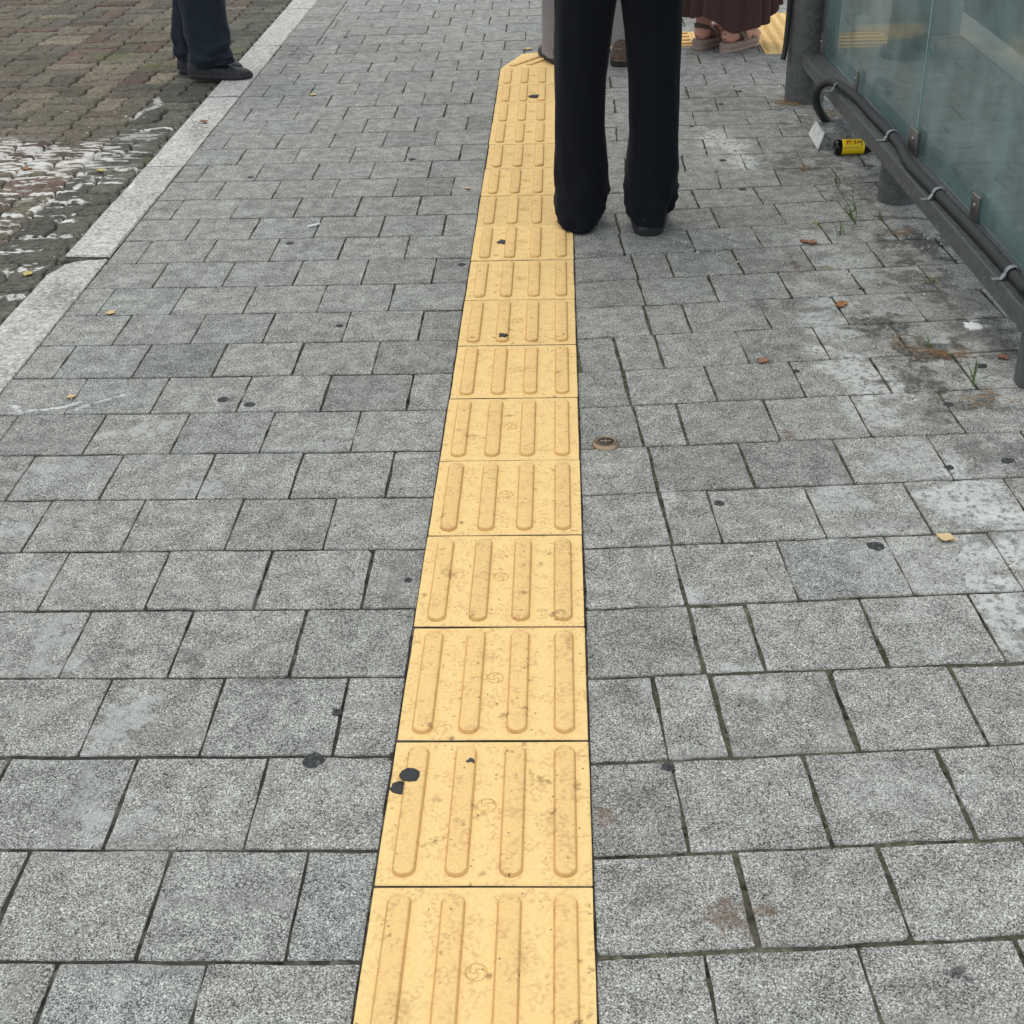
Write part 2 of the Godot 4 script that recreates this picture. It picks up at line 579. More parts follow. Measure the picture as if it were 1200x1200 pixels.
func stain_map() -> ImageTexture:
	stain_n1.seed = 71; stain_n1.frequency = 1.0; stain_n1.noise_type = FastNoiseLite.TYPE_SIMPLEX_SMOOTH; stain_n1.fractal_octaves = 4
	stain_n2.seed = 72; stain_n2.frequency = 0.42; stain_n2.noise_type = FastNoiseLite.TYPE_VALUE; stain_n2.fractal_octaves = 2
	stain_bytes = PackedByteArray(); stain_bytes.resize(SN * SN * 4)
	var lime := Color(0.83, 0.835, 0.82)
	var pale := Color(0.72, 0.725, 0.71)
	var soot := Color(0.24, 0.245, 0.23)
	var rust := Color(0.40, 0.31, 0.24)
	# lime bloom and grime on the right, beside the shelter
	for s in [
		[0.71, 3.62, 0.07, 0.14, 0.3, 0.75], [0.765, 3.36, 0.05, 0.10, 0.3, 0.75], [0.70, 3.45, 0.09, 0.18, 0.2, 0.35],
		[0.82, 2.10, 0.05, 0.14, 0.5, 0.55], [0.80, 1.90, 0.06, 0.12, 0.3, 0.5], [0.82, 1.62, 0.07, 0.14, 0.4, 0.75],
		[0.80, 1.43, 0.05, 0.10, 0.2, 0.5], [0.93, 1.02, 0.10, 0.10, 0.4, 0.75], [0.86, 1.20, 0.10, 0.07, 0.1, 0.4],
		[0.98, 0.84, 0.09, 0.12, 0.2, 0.7], [0.90, 0.62, 0.06, 0.14, 0.2, 0.6], [0.80, 0.80, 0.16, 0.16, 0.0, 0.25],
		[1.05, 1.75, 0.07, 0.10, 0.5, 0.5], [1.12, 1.56, 0.06, 0.08, 0.2, 0.5], [1.17, 1.92, 0.05, 0.05, 0.2, 0.9],
		[0.66, 1.05, 0.06, 0.05, 0.0, 0.35], [0.34, 0.69, 0.03, 0.03, 0.0, 0.5], [0.32, 1.03, 0.02, 0.05, 0.0, 0.5],
		[0.92, 2.32, 0.10, 0.08, 0.3, 0.45], [0.86, 2.55, 0.09, 0.09, 0.3, 0.45], [0.40, 2.0, 0.05, 0.05, 0.0, 0.2],
		[1.02, 2.05, 0.12, 0.10, 0.0, 0.25], [0.6, 0.2, 0.10, 0.05, 0.3, 0.2], [0.42, 0.46, 0.05, 0.05, 0.1, 0.35]]:
		blot(s[0], s[1], s[2] * 1.3, s[3] * 1.3, s[4], lime, minf(s[5] * 0.85, 0.66), 11.0, 0.45, 0.85)
	for s in [
		[0.93, 1.92, 0.08, 0.10, 0.2, 0.75], [1.00, 1.76, 0.10, 0.07, 0.2, 0.7], [0.95, 1.60, 0.08, 0.08, 0.2, 0.7],
		[1.00, 1.45, 0.10, 0.07, 0.2, 0.6], [1.06, 1.22, 0.12, 0.08, 0.2, 0.45], [1.10, 2.20, 0.10, 0.14, 0.1, 0.6],
		[1.15, 2.50, 0.10, 0.16, 0.1, 0.7], [1.12, 3.05, 0.14, 0.20, 0.0, 0.6], [1.05, 3.40, 0.14, 0.16, 0.0, 0.5],
		[0.90, 3.30, 0.10, 0.10, 0.2, 0.35], [1.10, 3.80, 0.14, 0.14, 0.2, 0.5], [0.62, 1.75, 0.08, 0.06, 0.0, 0.3],
		[0.70, 2.05, 0.10, 0.06, 0.2, 0.35], [0.55, 2.80, 0.12, 0.10, 0.0, 0.25], [0.95, 0.55, 0.05, 0.12, 0.2, 0.4],
		[1.18, 1.85, 0.08, 0.14, 0.2, 0.6], [0.80, 4.20, 0.20, 0.20, 0.0, 0.3], [0.25, 0.15, 0.08, 0.05, 0.0, 0.18],
		[0.22, 0.02, 0.05, 0.05, 0.0, 0.25], [0.19, 0.42, 0.04, 0.04, 0.0, 0.3]]:
		blot(s[0], s[1], s[2], s[3], s[4], soot, minf(s[5] * 1.05, 0.85), 12.0, 0.9, 0.55)
	for s in [[0.86, 2.66, 0.05, 0.01], [0.95, 3.28, 0.02, 0.05], [0.78, 2.35, 0.01, 0.09], [1.0, 1.71, 0.16, 0.012], [0.33, -0.04, 0.05, 0.04], [0.17, 0.14, 0.02, 0.03], [0.61, 1.32, 0.02, 0.02]]:
		blot(s[0], s[1], s[2], s[3], 0.06, rust, 0.6, 30.0, 0.8, 0.4)
	# pale scuffs and dried spills on the left pavers
	for s in [
		[-0.835, 1.38, 0.07, 0.035, 0.3, 0.6], [-0.92, 1.35, 0.05, 0.02, 0.2, 0.5], [-0.64, 1.12, 0.035, 0.05, 0.4, 0.55],
		[-0.60, 0.36, 0.04, 0.11, -0.3, 0.55], [-0.54, 0.13, 0.06, 0.05, 0.2, 0.4], [-0.79, 0.61, 0.04, 0.07, 0.2, 0.5],
		[-0.76, 0.50, 0.10, 0.02, 0.1, 0.45], [-1.14, 2.33, 0.05, 0.045, 0.1, 0.6], [-0.95, 2.12, 0.08, 0.03, 0.2, 0.35],
		[-0.80, 2.38, 0.05, 0.05, 0.3, 0.3], [-0.75, 1.90, 0.05, 0.02, 0.3, 0.35], [-1.15, 1.86, 0.06, 0.02, 0.1, 0.5],
		[-0.44, 1.28, 0.10, 0.03, 0.2, 0.3], [-0.23, 1.24, 0.05, 0.012, 0.1, 0.45], [-0.70, 4.98, 0.12, 0.02, 0.1, 0.45],
		[-0.9, 4.40, 0.10, 0.012, 0.05, 0.5], [-0.96, 4.70, 0.09, 0.01, 0.0, 0.5], [-0.55, 3.60, 0.05, 0.02, 0.3, 0.3],
		[-0.97, 0.95, 0.10, 0.03, 0.1, 0.45], [-0.88, 0.78, 0.05, 0.05, 0.2, 0.35], [-1.0, 1.2, 0.10, 0.03, 0.2, 0.35],
		[-0.45, -0.17, 0.04, 0.02, 0.2, 0.4], [-0.60, 0.17, 0.05, 0.05, 0.3, 0.3], [-1.0, 3.0, 0.08, 0.03, 0.2, 0.3]]:
		blot(s[0], s[1], s[2], s[3], s[4], pale, s[5], 22.0, 0.9, 0.6)
	streak([Vector2(-1.20, 1.52), Vector2(-1.16, 1.485), Vector2(-1.11, 1.49), Vector2(-1.07, 1.50), Vector2(-1.03, 1.53)], 0.010, lime, 0.8)
	streak([Vector2(-1.03, 1.49), Vector2(-1.0, 1.52), Vector2(-0.96, 1.55), Vector2(-0.93, 1.57)], 0.008, lime, 0.7)
	for s in [[-0.39, 0.46, 0.05, 0.06, 0.35], [-0.52, 0.52, 0.03, 0.05, 0.4], [-0.67, 0.53, 0.05, 0.04, 0.35], [-0.68, 1.53, 0.02, 0.012, 0.5], [-0.78, 0.98, 0.06, 0.02, 0.2], [-1.0, 0.55, 0.06, 0.04, 0.3], [-0.3, 2.8, 0.06, 0.03, 0.2], [-0.75, 3.9, 0.10, 0.05, 0.25], [-1.15, 5.3, 0.10, 0.20, 0.5], [-1.12, 4.9, 0.06, 0.1, 0.3]]:
		blot(s[0], s[1], s[2], s[3], 0.2, soot, s[4], 26.0, 0.8, 0.6)
	for k in 150:
		var a := rng.randf_range(-1.22, 1.2)
		if absf(a) < 0.17: continue
		var dark := rng.randf() < 0.45
		blot(a, rng.randf_range(-0.6, 4.6), rng.randf_range(0.02, 0.09), rng.randf_range(0.012, 0.05), rng.randf_range(-0.8, 0.8), soot if dark else pale, rng.randf_range(0.10, 0.30), rng.randf_range(14.0, 30.0), 1.0, 0.7)
	blot(0.608, -0.139, 0.020, 0.018, 0.0, Color(0.17, 0.18, 0.20), 0.75, 60.0, 0.5, 0.7)
	# spilled white paint across the blocks on the far left and drips on the kerb
	var paint := Color(0.86, 0.85, 0.83)
	for s in [[-1.95, 3.70, 0.34, 0.10, 0.10, 0.62], [-1.80, 3.52, 0.26, 0.09, 0.05, 0.62], [-1.62, 3.62, 0.15, 0.07, 0.2, 0.5], [-2.15, 3.50, 0.28, 0.16, 0.0, 0.55], [-1.56, 3.90, 0.10, 0.06, 0.3, 0.35], [-2.3, 3.8, 0.3, 0.1, 0.1, 0.5], [-1.93, 3.38, 0.12, 0.03, 0.05, 0.5]]:
		blot(s[0], s[1], s[2], s[3], s[4], paint, minf(s[5] * 1.2, 0.8), 8.0, 1.6, 0.4, 3.5)
	for s in [[-1.52, 2.75, 0.10, 0.02], [-1.60, 2.60, 0.08, 0.015], [-1.50, 2.45, 0.06, 0.02], [-1.45, 2.25, 0.03, 0.03], [-1.72, 2.80, 0.08, 0.02], [-1.55, 3.10, 0.06, 0.02], [-1.48, 3.45, 0.06, 0.02], [-1.68, 3.40, 0.08, 0.02]]:
		blot(s[0], s[1], s[2], s[3], 0.1, paint, 0.8, 22.0, 1.4, 0.4)
	streak([Vector2(-2.0, 3.20), Vector2(-1.83, 3.206), Vector2(-1.74, 3.19), Vector2(-1.67, 3.20), Vector2(-1.58, 3.21)], 0.014, paint, 0.95)
	streak([Vector2(-1.58, 3.21), Vector2(-1.58, 3.30), Vector2(-1.50, 3.29), Vector2(-1.42, 3.28)], 0.013, paint, 0.9)
	streak([Vector2(-1.95, 2.95), Vector2(-1.75, 2.98), Vector2(-1.66, 2.96), Vector2(-1.58, 2.95), Vector2(-1.50, 2.97)], 0.014, paint, 0.95)
	streak([Vector2(-1.63, 3.15), Vector2(-1.64, 3.07), Vector2(-1.66, 2.99)], 0.018, paint, 0.95)
	streak([Vector2(-1.62, 4.50), Vector2(-1.58, 4.38), Vector2(-1.62, 4.25), Vector2(-1.63, 4.12)], 0.02, paint, 0.6)
	streak([Vector2(-1.55, 3.98), Vector2(-1.47, 4.02), Vector2(-1.42, 3.99)], 0.012, paint, 0.8)
	blot(-1.50, 2.90, 0.035, 0.022, 0.0, paint, 1.0, 30.0, 0.5, 0.1)
	for k in 46:
		var a := rng.randf_range(-2.0, -1.44)
		var b := rng.randf_range(2.2, 3.5) if a > -1.7 else rng.randf_range(2.8, 3.6)
		blot(a, b, rng.randf_range(0.015, 0.06), rng.randf_range(0.006, 0.016), rng.randf_range(-0.25, 0.25), paint, rng.randf_range(0.4, 0.85), 26.0, 1.3, 0.35, 2.0)
	for k in 90:
		var a := rng.randf_range(-2.2, -1.41)
		var b := rng.randf_range(2.2, 4.3)
		blot(a, b, rng.randf_range(0.004, 0.016), rng.randf_range(0.003, 0.007), rng.randf_range(-0.6, 0.6), paint, 0.85, 60.0, 0.6, 0.1)
	for s in [[-1.31, 2.64, 0.04, 0.008], [-1.30, 2.60, 0.05, 0.01], [-1.33, 2.78, 0.03, 0.006], [-1.37, 3.20, 0.012, 0.05], [-1.33, 2.80, 0.02, 0.006]]:
		blot(s[0], s[1], s[2], s[3], 0.1, paint, 0.85, 40.0, 0.6, 0.2)
	for s in [[-1.33, 3.08, 0.03, 0.012], [-1.29, 3.0, 0.012, 0.03], [-1.33, 1.95, 0.02, 0.01], [-1.30, 2.2, 0.06, 0.12], [-1.30, 3.9, 0.05, 0.15]]:
		blot(s[0], s[1], s[2], s[3], 0.3, Color(0.36, 0.34, 0.32), 0.5, 40.0, 0.9, 0.6)
	# moss between and on the blocks
	for s in [[-2.05, 5.35, 0.12, 0.10, 0.6], [-1.78, 5.10, 0.10, 0.08, 0.5], [-1.50, 5.40, 0.10, 0.10, 0.6], [-2.4, 5.2, 0.12, 0.06, 0.4], [-1.42, 3.55, 0.03, 0.03, 0.6]]:
		blot(s[0], s[1], s[2], s[3], 0.1, Color(0.34, 0.37, 0.20), s[4], 18.0, 1.0, 0.5)
	# scuffs on the yellow tiles
	var scuff := Color(0.58, 0.39, 0.27)
	for s in [[-0.075, 0.085, 0.022, 0.010, 0.4, 0.55], [0.08, 0.21, 0.012, 0.016, 0.2, 0.7], [0.062, 0.22, 0.004, 0.02, 0.1, 0.5], [-0.08, 0.17, 0.010, 0.008, 0.3, 0.4],
		[0.10, 0.64, 0.020, 0.008, 0.1, 0.7], [0.075, 0.655, 0.010, 0.006, 0.2, 0.6], [-0.10, 0.77, 0.016, 0.018, 0.3, 0.5], [-0.005, 0.79, 0.006, 0.006, 0.0, 0.4],
		[-0.09, 1.32, 0.020, 0.012, 0.1, 0.6], [-0.12, 1.34, 0.012, 0.006, 0.2, 0.6], [-0.01, 1.42, 0.014, 0.006, 0.1, 0.7], [0.02, 1.66, 0.018, 0.008, 0.2, 0.45],
		[0.09, 0.12, 0.02, 0.03, 0.1, 0.35], [-0.04, 0.12, 0.01, 0.01, 0.6, 0.6], [0.04, 0.14, 0.02, 0.02, 0.2, 0.25], [0.13, 0.20, 0.006, 0.012, 0.0, 0.6],
		[0.12, 0.56, 0.008, 0.03, 0.0, 0.5], [-0.02, 0.52, 0.02, 0.02, 0.0, 0.3], [0.06, -0.12, 0.02, 0.03, 0.2, 0.25], [-0.09, -0.2, 0.02, 0.03, 0.1, 0.25],
		[0.10, 1.85, 0.03, 0.006, 0.1, 0.6], [0.05, 1.83, 0.02, 0.006, 0.1, 0.5], [-0.06, 2.3, 0.02, 0.03, 0.1, 0.25], [0.03, 2.94, 0.012, 0.012, 0.2, 0.6], [-0.07, 3.5, 0.02, 0.02, 0.5, 0.5]]:
		blot(s[0], s[1], s[2] * 0.85, s[3] * 0.8, s[4], scuff, s[5], 130.0, 1.3, 0.6)
	for k in 130:
		blot(rng.randf_range(-0.145, 0.145), rng.randf_range(-0.3, 3.4), rng.randf_range(0.002, 0.010), rng.randf_range(0.002, 0.006), rng.randf_range(-1, 1), scuff.darkened(rng.randf_range(0, 0.4)), rng.randf_range(0.3, 0.8), 90.0, 0.9, 0.3)
	return tex(stain_bytes, SN, Image.FORMAT_RGBA8)


# ------------------------------------------------------------------ paving pieces
func slab(st: SurfaceTool, poly: PackedVector2Array, top: float, depth: float, bevel: float, drop: float, tint: Color, uv_off: Vector2, uv_turn: int, jitter := 0.0008, cut := 3, tilt := Vector2.ZERO, uv_scale := 1.7) -> void:
	# a paving piece: outline in (a, b), worn top edge, sides going down
	if Geometry2D.is_polygon_clockwise(poly):
		poly = poly.duplicate()
		poly.reverse()
	var mid := Vector2.ZERO
	for p in poly: mid += p
	mid /= poly.size()
	var outer := PackedVector2Array()
	for i in poly.size():
		var p := poly[i]
		var q := poly[(i + 1) % poly.size()]
		for k in cut:
			var v := p.lerp(q, float(k) / cut)
			if k == 0 and cut > 1: v = p.lerp(q, minf(0.0014 / maxf(p.distance_to(q), 0.0001), 0.2))
			if jitter > 0.0 and k > 0:
				var e := (q - p).normalized()
				v += Vector2(e.y, -e.x) * wob.get_noise_2d(v.x * 31.0, v.y * 31.0) * jitter * 2.5
			outer.append(v)
		if cut > 1: outer.append(q.lerp(p, minf(0.0014 / maxf(p.distance_to(q), 0.0001), 0.2)))
	var n := outer.size()
	var inner := PackedVector2Array()
	for i in n:
		var e0 := (outer[i] - outer[(i + n - 1) % n]).normalized()
		var e1 := (outer[(i + 1) % n] - outer[i]).normalized()
		var nn := (Vector2(-e0.y, e0.x) + Vector2(-e1.y, e1.x)).normalized()
		inner.append(outer[i] + nn * bevel * (1.0 + 0.5 * wob.get_noise_2d(outer[i].x * 60.0, outer[i].y * 60.0 + 9.0)))
	var idx := Geometry2D.triangulate_polygon(inner)
	if idx.is_empty():
		inner = outer
		idx = Geometry2D.triangulate_polygon(inner)
		if idx.is_empty(): return
	var put := func(p: Vector2, y: float, nrm: Vector3) -> void:
		var w := (p + Vector2(nrm.x, -nrm.z) * (top - y) * 1.4).rotated(uv_turn * PI / 2.0) * uv_scale + uv_off
		st.set_color(tint)
		st.set_normal(nrm)
		st.set_uv(w)
		st.set_uv2(Vector2((p.x - STAIN_A0) / STAIN_SIZE, (STAIN_B1 - p.y) / STAIN_SIZE))
		st.add_vertex(Vector3(p.x, y + (p - mid).dot(tilt), -p.y))
	var hub := Vector2.ZERO
	for p in inner: hub += p
	hub /= n
	var star := true
	for i in n:
		if (inner[i] - hub).cross(inner[(i + 1) % n] - hub) < 1e-8: star = false
	if star:
		for i in n:
			put.call(hub, top, Vector3.UP); put.call(inner[(i + 1) % n], top, Vector3.UP); put.call(inner[i], top, Vector3.UP)
		idx = PackedInt32Array()
	for k in range(0, idx.size(), 3):
		var a := inner[idx[k]]; var b := inner[idx[k + 1]]; var c := inner[idx[k + 2]]
		if (b - a).cross(c - a) > 0.0:
			var t := b; b = c; c = t
		put.call(a, top, Vector3.UP); put.call(b, top, Vector3.UP); put.call(c, top, Vector3.UP)
	for i in n:
		var j := (i + 1) % n
		var e := (outer[j] - outer[i]).normalized()
		var o3 := Vector3(e.y, 0, e.x)  # outwards: (e.y, -e.x) in (a, b)
		var sl := (o3 + Vector3.UP).normalized()
		for t in [[inner[i], top, Vector3.UP, outer[i], top - drop, sl, outer[j], top - drop, sl], [inner[i], top, Vector3.UP, outer[j], top - drop, sl, inner[j], top, Vector3.UP],
			[outer[i], top - drop, sl, outer[i], top - depth, o3, outer[j], top - depth, o3], [outer[i], top - drop, sl, outer[j], top - depth, o3, outer[j], top - drop, sl]]:
			put.call(t[0], t[1], t[2]); put.call(t[6], t[7], t[8]); put.call(t[3], t[4], t[5])


func tone(spread: float, warm := 0.0) -> Color:
	var v := 1.0 + rng.randfn(0.0, spread)
	var h := rng.randfn(0.0, spread * 0.07) + warm
	return Color(clampf(v * (1.0 + h), 0.4, 1.6), clampf(v, 0.4, 1.6), clampf(v * (1.0 - h), 0.4, 1.6))


func lay(parent: Node, pieces: Array, called: String, mat: Material, limit: int, bevel: float, drop: float, jitter: float, cut: int, spread: float) -> void:
	# pieces: [polygon, top, tint or null]; those that show largest are parts of their own, the rest one part
	var ranked := []
	for p in pieces:
		var c := Vector2.ZERO
		for v in p[0]: c += v
		c /= p[0].size()
		ranked.append([seen(c.x, c.y).z if in_view(p[0]) else 0.0, p])
	ranked.sort_custom(func(x, y): return x[0] > y[0])
	var rest := new_st()
	var any := false
	var made := 0
	for r in ranked:
		var p: Array = r[1]
		var single: bool = r[0] > 0.0 and made < limit
		var st := new_st() if single else rest
		var tilt := Vector2(clampf(rng.randfn(0, 0.003), -0.006, 0.006), clampf(rng.randfn(0, 0.003), -0.006, 0.006))
		if p[0].size() == 4 and rng.randf() < 0.22:
			var at := rng.randi() % 4
			var c: Vector2 = p[0][at]
			var u: Vector2 = p[0][(at + 3) % 4] - c
			var v: Vector2 = p[0][(at + 1) % 4] - c
			u = u.normalized() * minf(rng.randf_range(0.003, 0.011), u.length() * 0.3)
			v = v.normalized() * minf(rng.randf_range(0.003, 0.011), v.length() * 0.3)
			var np := PackedVector2Array()
			for q in 4:
				if q == at:
					np.append(c + u); np.append(c + (u + v) * 0.42); np.append(c + v)
				else: np.append(p[0][q])
			p = [np, p[1], p[2]]
		slab(st, p[0], p[1] + clampf(rng.randfn(0, 0.0005), -0.0008, 0.0012), 0.035, bevel, drop, p[2] if p[2] != null else tone(spread), Vector2(rng.randf(), rng.randf()), rng.randi() % 4, jitter, cut, tilt)
		if single:
			part(called, st.commit(), mat, parent)
			made += 1
		else:
			any = true
	if any:
		var o := part("outlying_" + called + "s", rest.commit(), mat, parent)
		o.set_meta("kind", "stuff")


func build_ground() -> void:
	var st := new_st()
	quad(st, Vector3(-60, -0.034, 60), Vector3(60, -0.034, 60), Vector3(60, -0.034, -60), Vector3(-60, -0.034, -60), Vector3.UP)
	tag(part("ground", st.commit(), M.joint, self), "dark sandy bedding showing in the joints between the pavers", "", "", "structure")
	# sand that fills the joints nearly to the top
	for q in [[-1.25, 0.0, -0.0030, "dark sand filling the joints of the pavers left of the path", "dark_joint"], [0.0, 2.0, -0.0029, "brown grey sand filling the joints of the pavers right of the path", "joint"], [-0.1524, 0.1526, 0.0029, "black soil packed in the joints between the yellow tiles", "soil"], [-1.379, -1.2475, 0.0008, "dark mortar in the joints between the granite kerb stones", "dark_joint"]]:
		var js := new_st()
		var far_end := -4.835 if q[4] == "soil" else -9.25
		quad(js, Vector3(q[0], q[2], 1.6), Vector3(q[1], q[2], 1.6), Vector3(q[1], q[2], far_end), Vector3(q[0], q[2], far_end), Vector3.UP)
		tag(part("joint_sand", js.commit(), M[q[4]], self), q[3], "", "", "structure")
	var rd := new_st()
	quad(rd, Vector3(2.16, -0.030, 60), Vector3(40, -0.030, 60), Vector3(40, -0.030, -60), Vector3(2.16, -0.030, -60), Vector3.UP)
	tag(part("road", rd.commit(), M.asphalt, self), "dark asphalt road beyond the bus shelter glass", "", "", "structure")


var cutters := []


func clip_piece(poly: PackedVector2Array) -> Array:
	var now := [poly]
	for c in cutters:
		var nxt := []
		for p in now:
			for q in Geometry2D.clip_polygons(p, c):
				if not Geometry2D.is_polygon_clockwise(q): nxt.append(q)
		now = nxt
	var out := []
	for p in now:
		var area := 0.0
		for i in p.size(): area += p[i].cross(p[(i + 1) % p.size()])
		if absf(area) * 0.5 > 0.0006: out.append(p)
	return out


func within(poly: PackedVector2Array, a0: float, a1: float) -> Array:
	var box := PackedVector2Array([Vector2(a0, -5), Vector2(a1, -5), Vector2(a1, 15), Vector2(a0, 15)])
	return Geometry2D.intersect_polygons(poly, box)


func build_pavements() -> void:
	# yellow tiles of the crossing strip at the far end cut the pavers round them
	cutters = [
		PackedVector2Array([Vector2(-0.152, 4.80), Vector2(-0.150, 4.835), Vector2(-0.062, 5.118), Vector2(0.158, 5.20), Vector2(0.158, 4.80)]),
		PackedVector2Array([Vector2(0.154, 5.215), Vector2(1.052, 5.215), Vector2(1.052, 5.525), Vector2(0.154, 5.525)]),
		PackedVector2Array([Vector2(1.044, 5.015), Vector2(1.354, 5.015), Vector2(1.354, 5.93), Vector2(1.044, 5.93)]),
		PackedVector2Array([Vector2(1.350, 5.105), Vector2(1.658, 5.105), Vector2(1.658, 5.412), Vector2(1.350, 5.412)])]
	var gap := 0.0031
	# left of the path: straight rows in half bond
	var left := []
	for k in range(-8, 47):
		var b0 := 0.072 + 0.1985 * k
		var b1 := b0 + 0.1985
		var off := -0.35 if posmod(k, 2) == 0 else -0.25
		var a_end := -0.1530 if b0 < 4.70 else 0.50
		var a_in := -1.243
		if b0 > 5.4: a_in = -1.075
		var js := []
		for m in range(-7, 6): js.append(off + 0.2 * m + rng.randfn(0, 0.0025))
		for m in js.size() - 1:
			var g0 := gap * rng.randf_range(0.6, 1.25)
			var g1 := gap * rng.randf_range(0.6, 1.25)
			var lo_ := b0 + 0.0044 * rng.randf_range(0.75, 1.2)
			var hi_ := b1 - 0.0044 * rng.randf_range(0.75, 1.2)
			var p := PackedVector2Array([Vector2(js[m] + g0, lo_), Vector2(js[m + 1] - g1, lo_ + rng.randfn(0, 0.0008)), Vector2(js[m + 1] - g1, hi_), Vector2(js[m] + g0, hi_ + rng.randfn(0, 0.0008))])
			for q in within(p, a_in + gap, a_end):
				for c in clip_piece(q):
					left.append([c, 0.0, tone(0.09)])
		if b0 > 5.4:
			left.append([PackedVector2Array([Vector2(-1.243, b0 + gap), Vector2(-1.077, b0 + gap), Vector2(-1.077, b1 - gap), Vector2(-1.243, b1 - gap)]), 0.0, tone(0.1).darkened(0.06)])
	var pl := thing("pavement_left", "grey speckled concrete pavers in straight rows left of the yellow path", "", Vector3.ZERO, 0, "", "structure")
	lay(pl, left, "paver", M.paver, 300, 0.0030, 0.0024, 0.0015, 4, 0.05)
	# right of the path: rows turned a few degrees, cut pieces along the path
	var rows := [  # b at a = 0, slope, joints (narrow cut pieces along the path first)
		[-1.12, 0.068, [0.25]], [-0.92, 0.068, [0.35]], [-0.72, 0.068, [0.26]], [-0.52, 0.068, [0.36]], [-0.325, 0.068, [0.297]], [-0.128, 0.068, [0.357]], [0.049, 0.062, [0.281]], [0.242, 0.066, [0.264, 0.360]], [0.455, 0.052, [0.341, 0.445]],
		[0.649, 0.064, [0.326, 0.529]], [0.853, 0.062, [0.316, 0.414]], [1.054, 0.064, [0.303, 0.502]], [1.253, 0.064, [0.283, 0.383]], [1.452, 0.076, [0.266, 0.467]], [1.640, 0.088, [0.155, 0.253, 0.357]],
		[1.843, 0.087, [0.337, 0.443]], [2.040, 0.088, [0.332, 0.532]], [2.231, 0.092, [0.323, 0.425]], [2.418, 0.112, [0.294, 0.504]], [2.612, 0.108, [0.29, 0.394]], [2.805, 0.115, [0.345, 0.550]],
		[3.020, 0.070, [0.25, 0.447]], [3.243, 0.032, [0.34, 0.546]], [3.440, 0.022, [0.236, 0.440]], [3.655, 0.006, [0.325, 0.530]], [3.845, 0.0, [0.430, 0.632]], [4.050, 0.0, [0.332, 0.535]], [4.262, 0.0, [0.44, 0.64]], [4.455, 0.0, [0.33, 0.53]], [4.655, 0.0, [0.23, 0.43]]]
	for k in 24:
		rows.append([4.855 + 0.2 * k, 0.0, [0.33 if k % 2 == 0 else 0.43]])
	var right := []
	for i in rows.size() - 1:
		var r0: Array = rows[i]
		var r1: Array = rows[i + 1]
		var lean := -0.065 if r0[0] < 2.9 else 0.01
		var start := 0.1532 if r0[0] < 4.70 else 0.502
		var joints := [-0.3]
		for j in r0[2]: joints.append(j)
		while joints[-1] < 2.0: joints.append(joints[-1] + 0.2025 + rng.randfn(0, 0.003))
		var bm: float = (r0[0] + r1[0]) / 2.0
		for j in joints.size() - 1:
			var g := gap * (1.35 if j == 1 else rng.randf_range(0.75, 1.2))
			var a0: float = joints[j] + g
			var a1: float = joints[j + 1] - g
			var p := PackedVector2Array()
			for c in [[a0, r0, 1.0], [a1, r0, 1.0], [a1, r1, -1.0], [a0, r1, -1.0]]:
				var bb: float = c[1][0] + c[1][1] * c[0]
				var aa: float = c[0] + lean * (bb - bm - r0[1] * c[0])
				p.append(Vector2(aa + rng.randfn(0, 0.0012), c[1][0] + c[1][1] * aa + c[2] * 0.0043 + rng.randfn(0, 0.0007)))
			for q in within(p, start, 1.995):
				for c in clip_piece(q):
					right.append([c, 0.0, tone(0.09, 0.008)])
	var prt := thing("pavement_right", "grey speckled concrete pavers in skewed rows between yellow path and shelter", "", Vector3.ZERO, 0, "", "structure")
	lay(prt, right, "paver", M.paver, 300, 0.0032, 0.0024, 0.0017, 4, 0.05)
	print("pavers ", left.size(), " ", right.size())


func pill(length: float, width: float, height: float, along_b: bool) -> ArrayMesh:
	# a raised guiding bar with rounded ends and sloped flanks
	var prof := [[0.0, -0.004], [0.0, 0.0], [0.0012, height * 0.45], [0.0028, height * 0.86], [0.0042, height], [0.0105, height + 0.0002], [width / 2.0, height + 0.0003]]
	var rings := []
	for pr in prof:
		var rg := PackedVector3Array()
		var r: float = width / 2.0 - pr[0]
		var hl: float = length / 2.0 - width / 2.0
		for k in 24:
			var t := TAU * (k + 0.5) / 24.0
			var v := Vector3(cos(t) * r, pr[1], sin(t) * r + (hl if sin(t) > 0 else -hl))
			if not along_b: v = Vector3(v.z, v.y, v.x)
			rg.append(v)
		rings.append(rg)
	var st := loft(rings, true, false, false)
	st.generate_normals()
	return st.commit()


func placed(m: ArrayMesh, at: Vector3, tint: Color, uvo: Vector2, uv_scale := 1.7, darker_below := -1.0) -> ArrayMesh:
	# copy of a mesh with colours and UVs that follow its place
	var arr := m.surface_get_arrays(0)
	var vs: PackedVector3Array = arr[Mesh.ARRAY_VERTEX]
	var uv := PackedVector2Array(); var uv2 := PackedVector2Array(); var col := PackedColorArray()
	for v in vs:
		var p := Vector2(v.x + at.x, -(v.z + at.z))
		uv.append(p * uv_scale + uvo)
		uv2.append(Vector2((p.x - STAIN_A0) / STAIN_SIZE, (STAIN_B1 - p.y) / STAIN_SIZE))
		col.append(Color(tint.r * 0.77, tint.g * 0.71, tint.b * 0.66) if v.y < darker_below else tint)  # vertices under the given height get a darker, browner tint
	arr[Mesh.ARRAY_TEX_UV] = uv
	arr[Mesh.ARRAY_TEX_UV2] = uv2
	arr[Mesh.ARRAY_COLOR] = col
	arr[Mesh.ARRAY_TANGENT] = null
	var out := ArrayMesh.new()
	out.add_surface_from_arrays(Mesh.PRIMITIVE_TRIANGLES, arr)
	return out


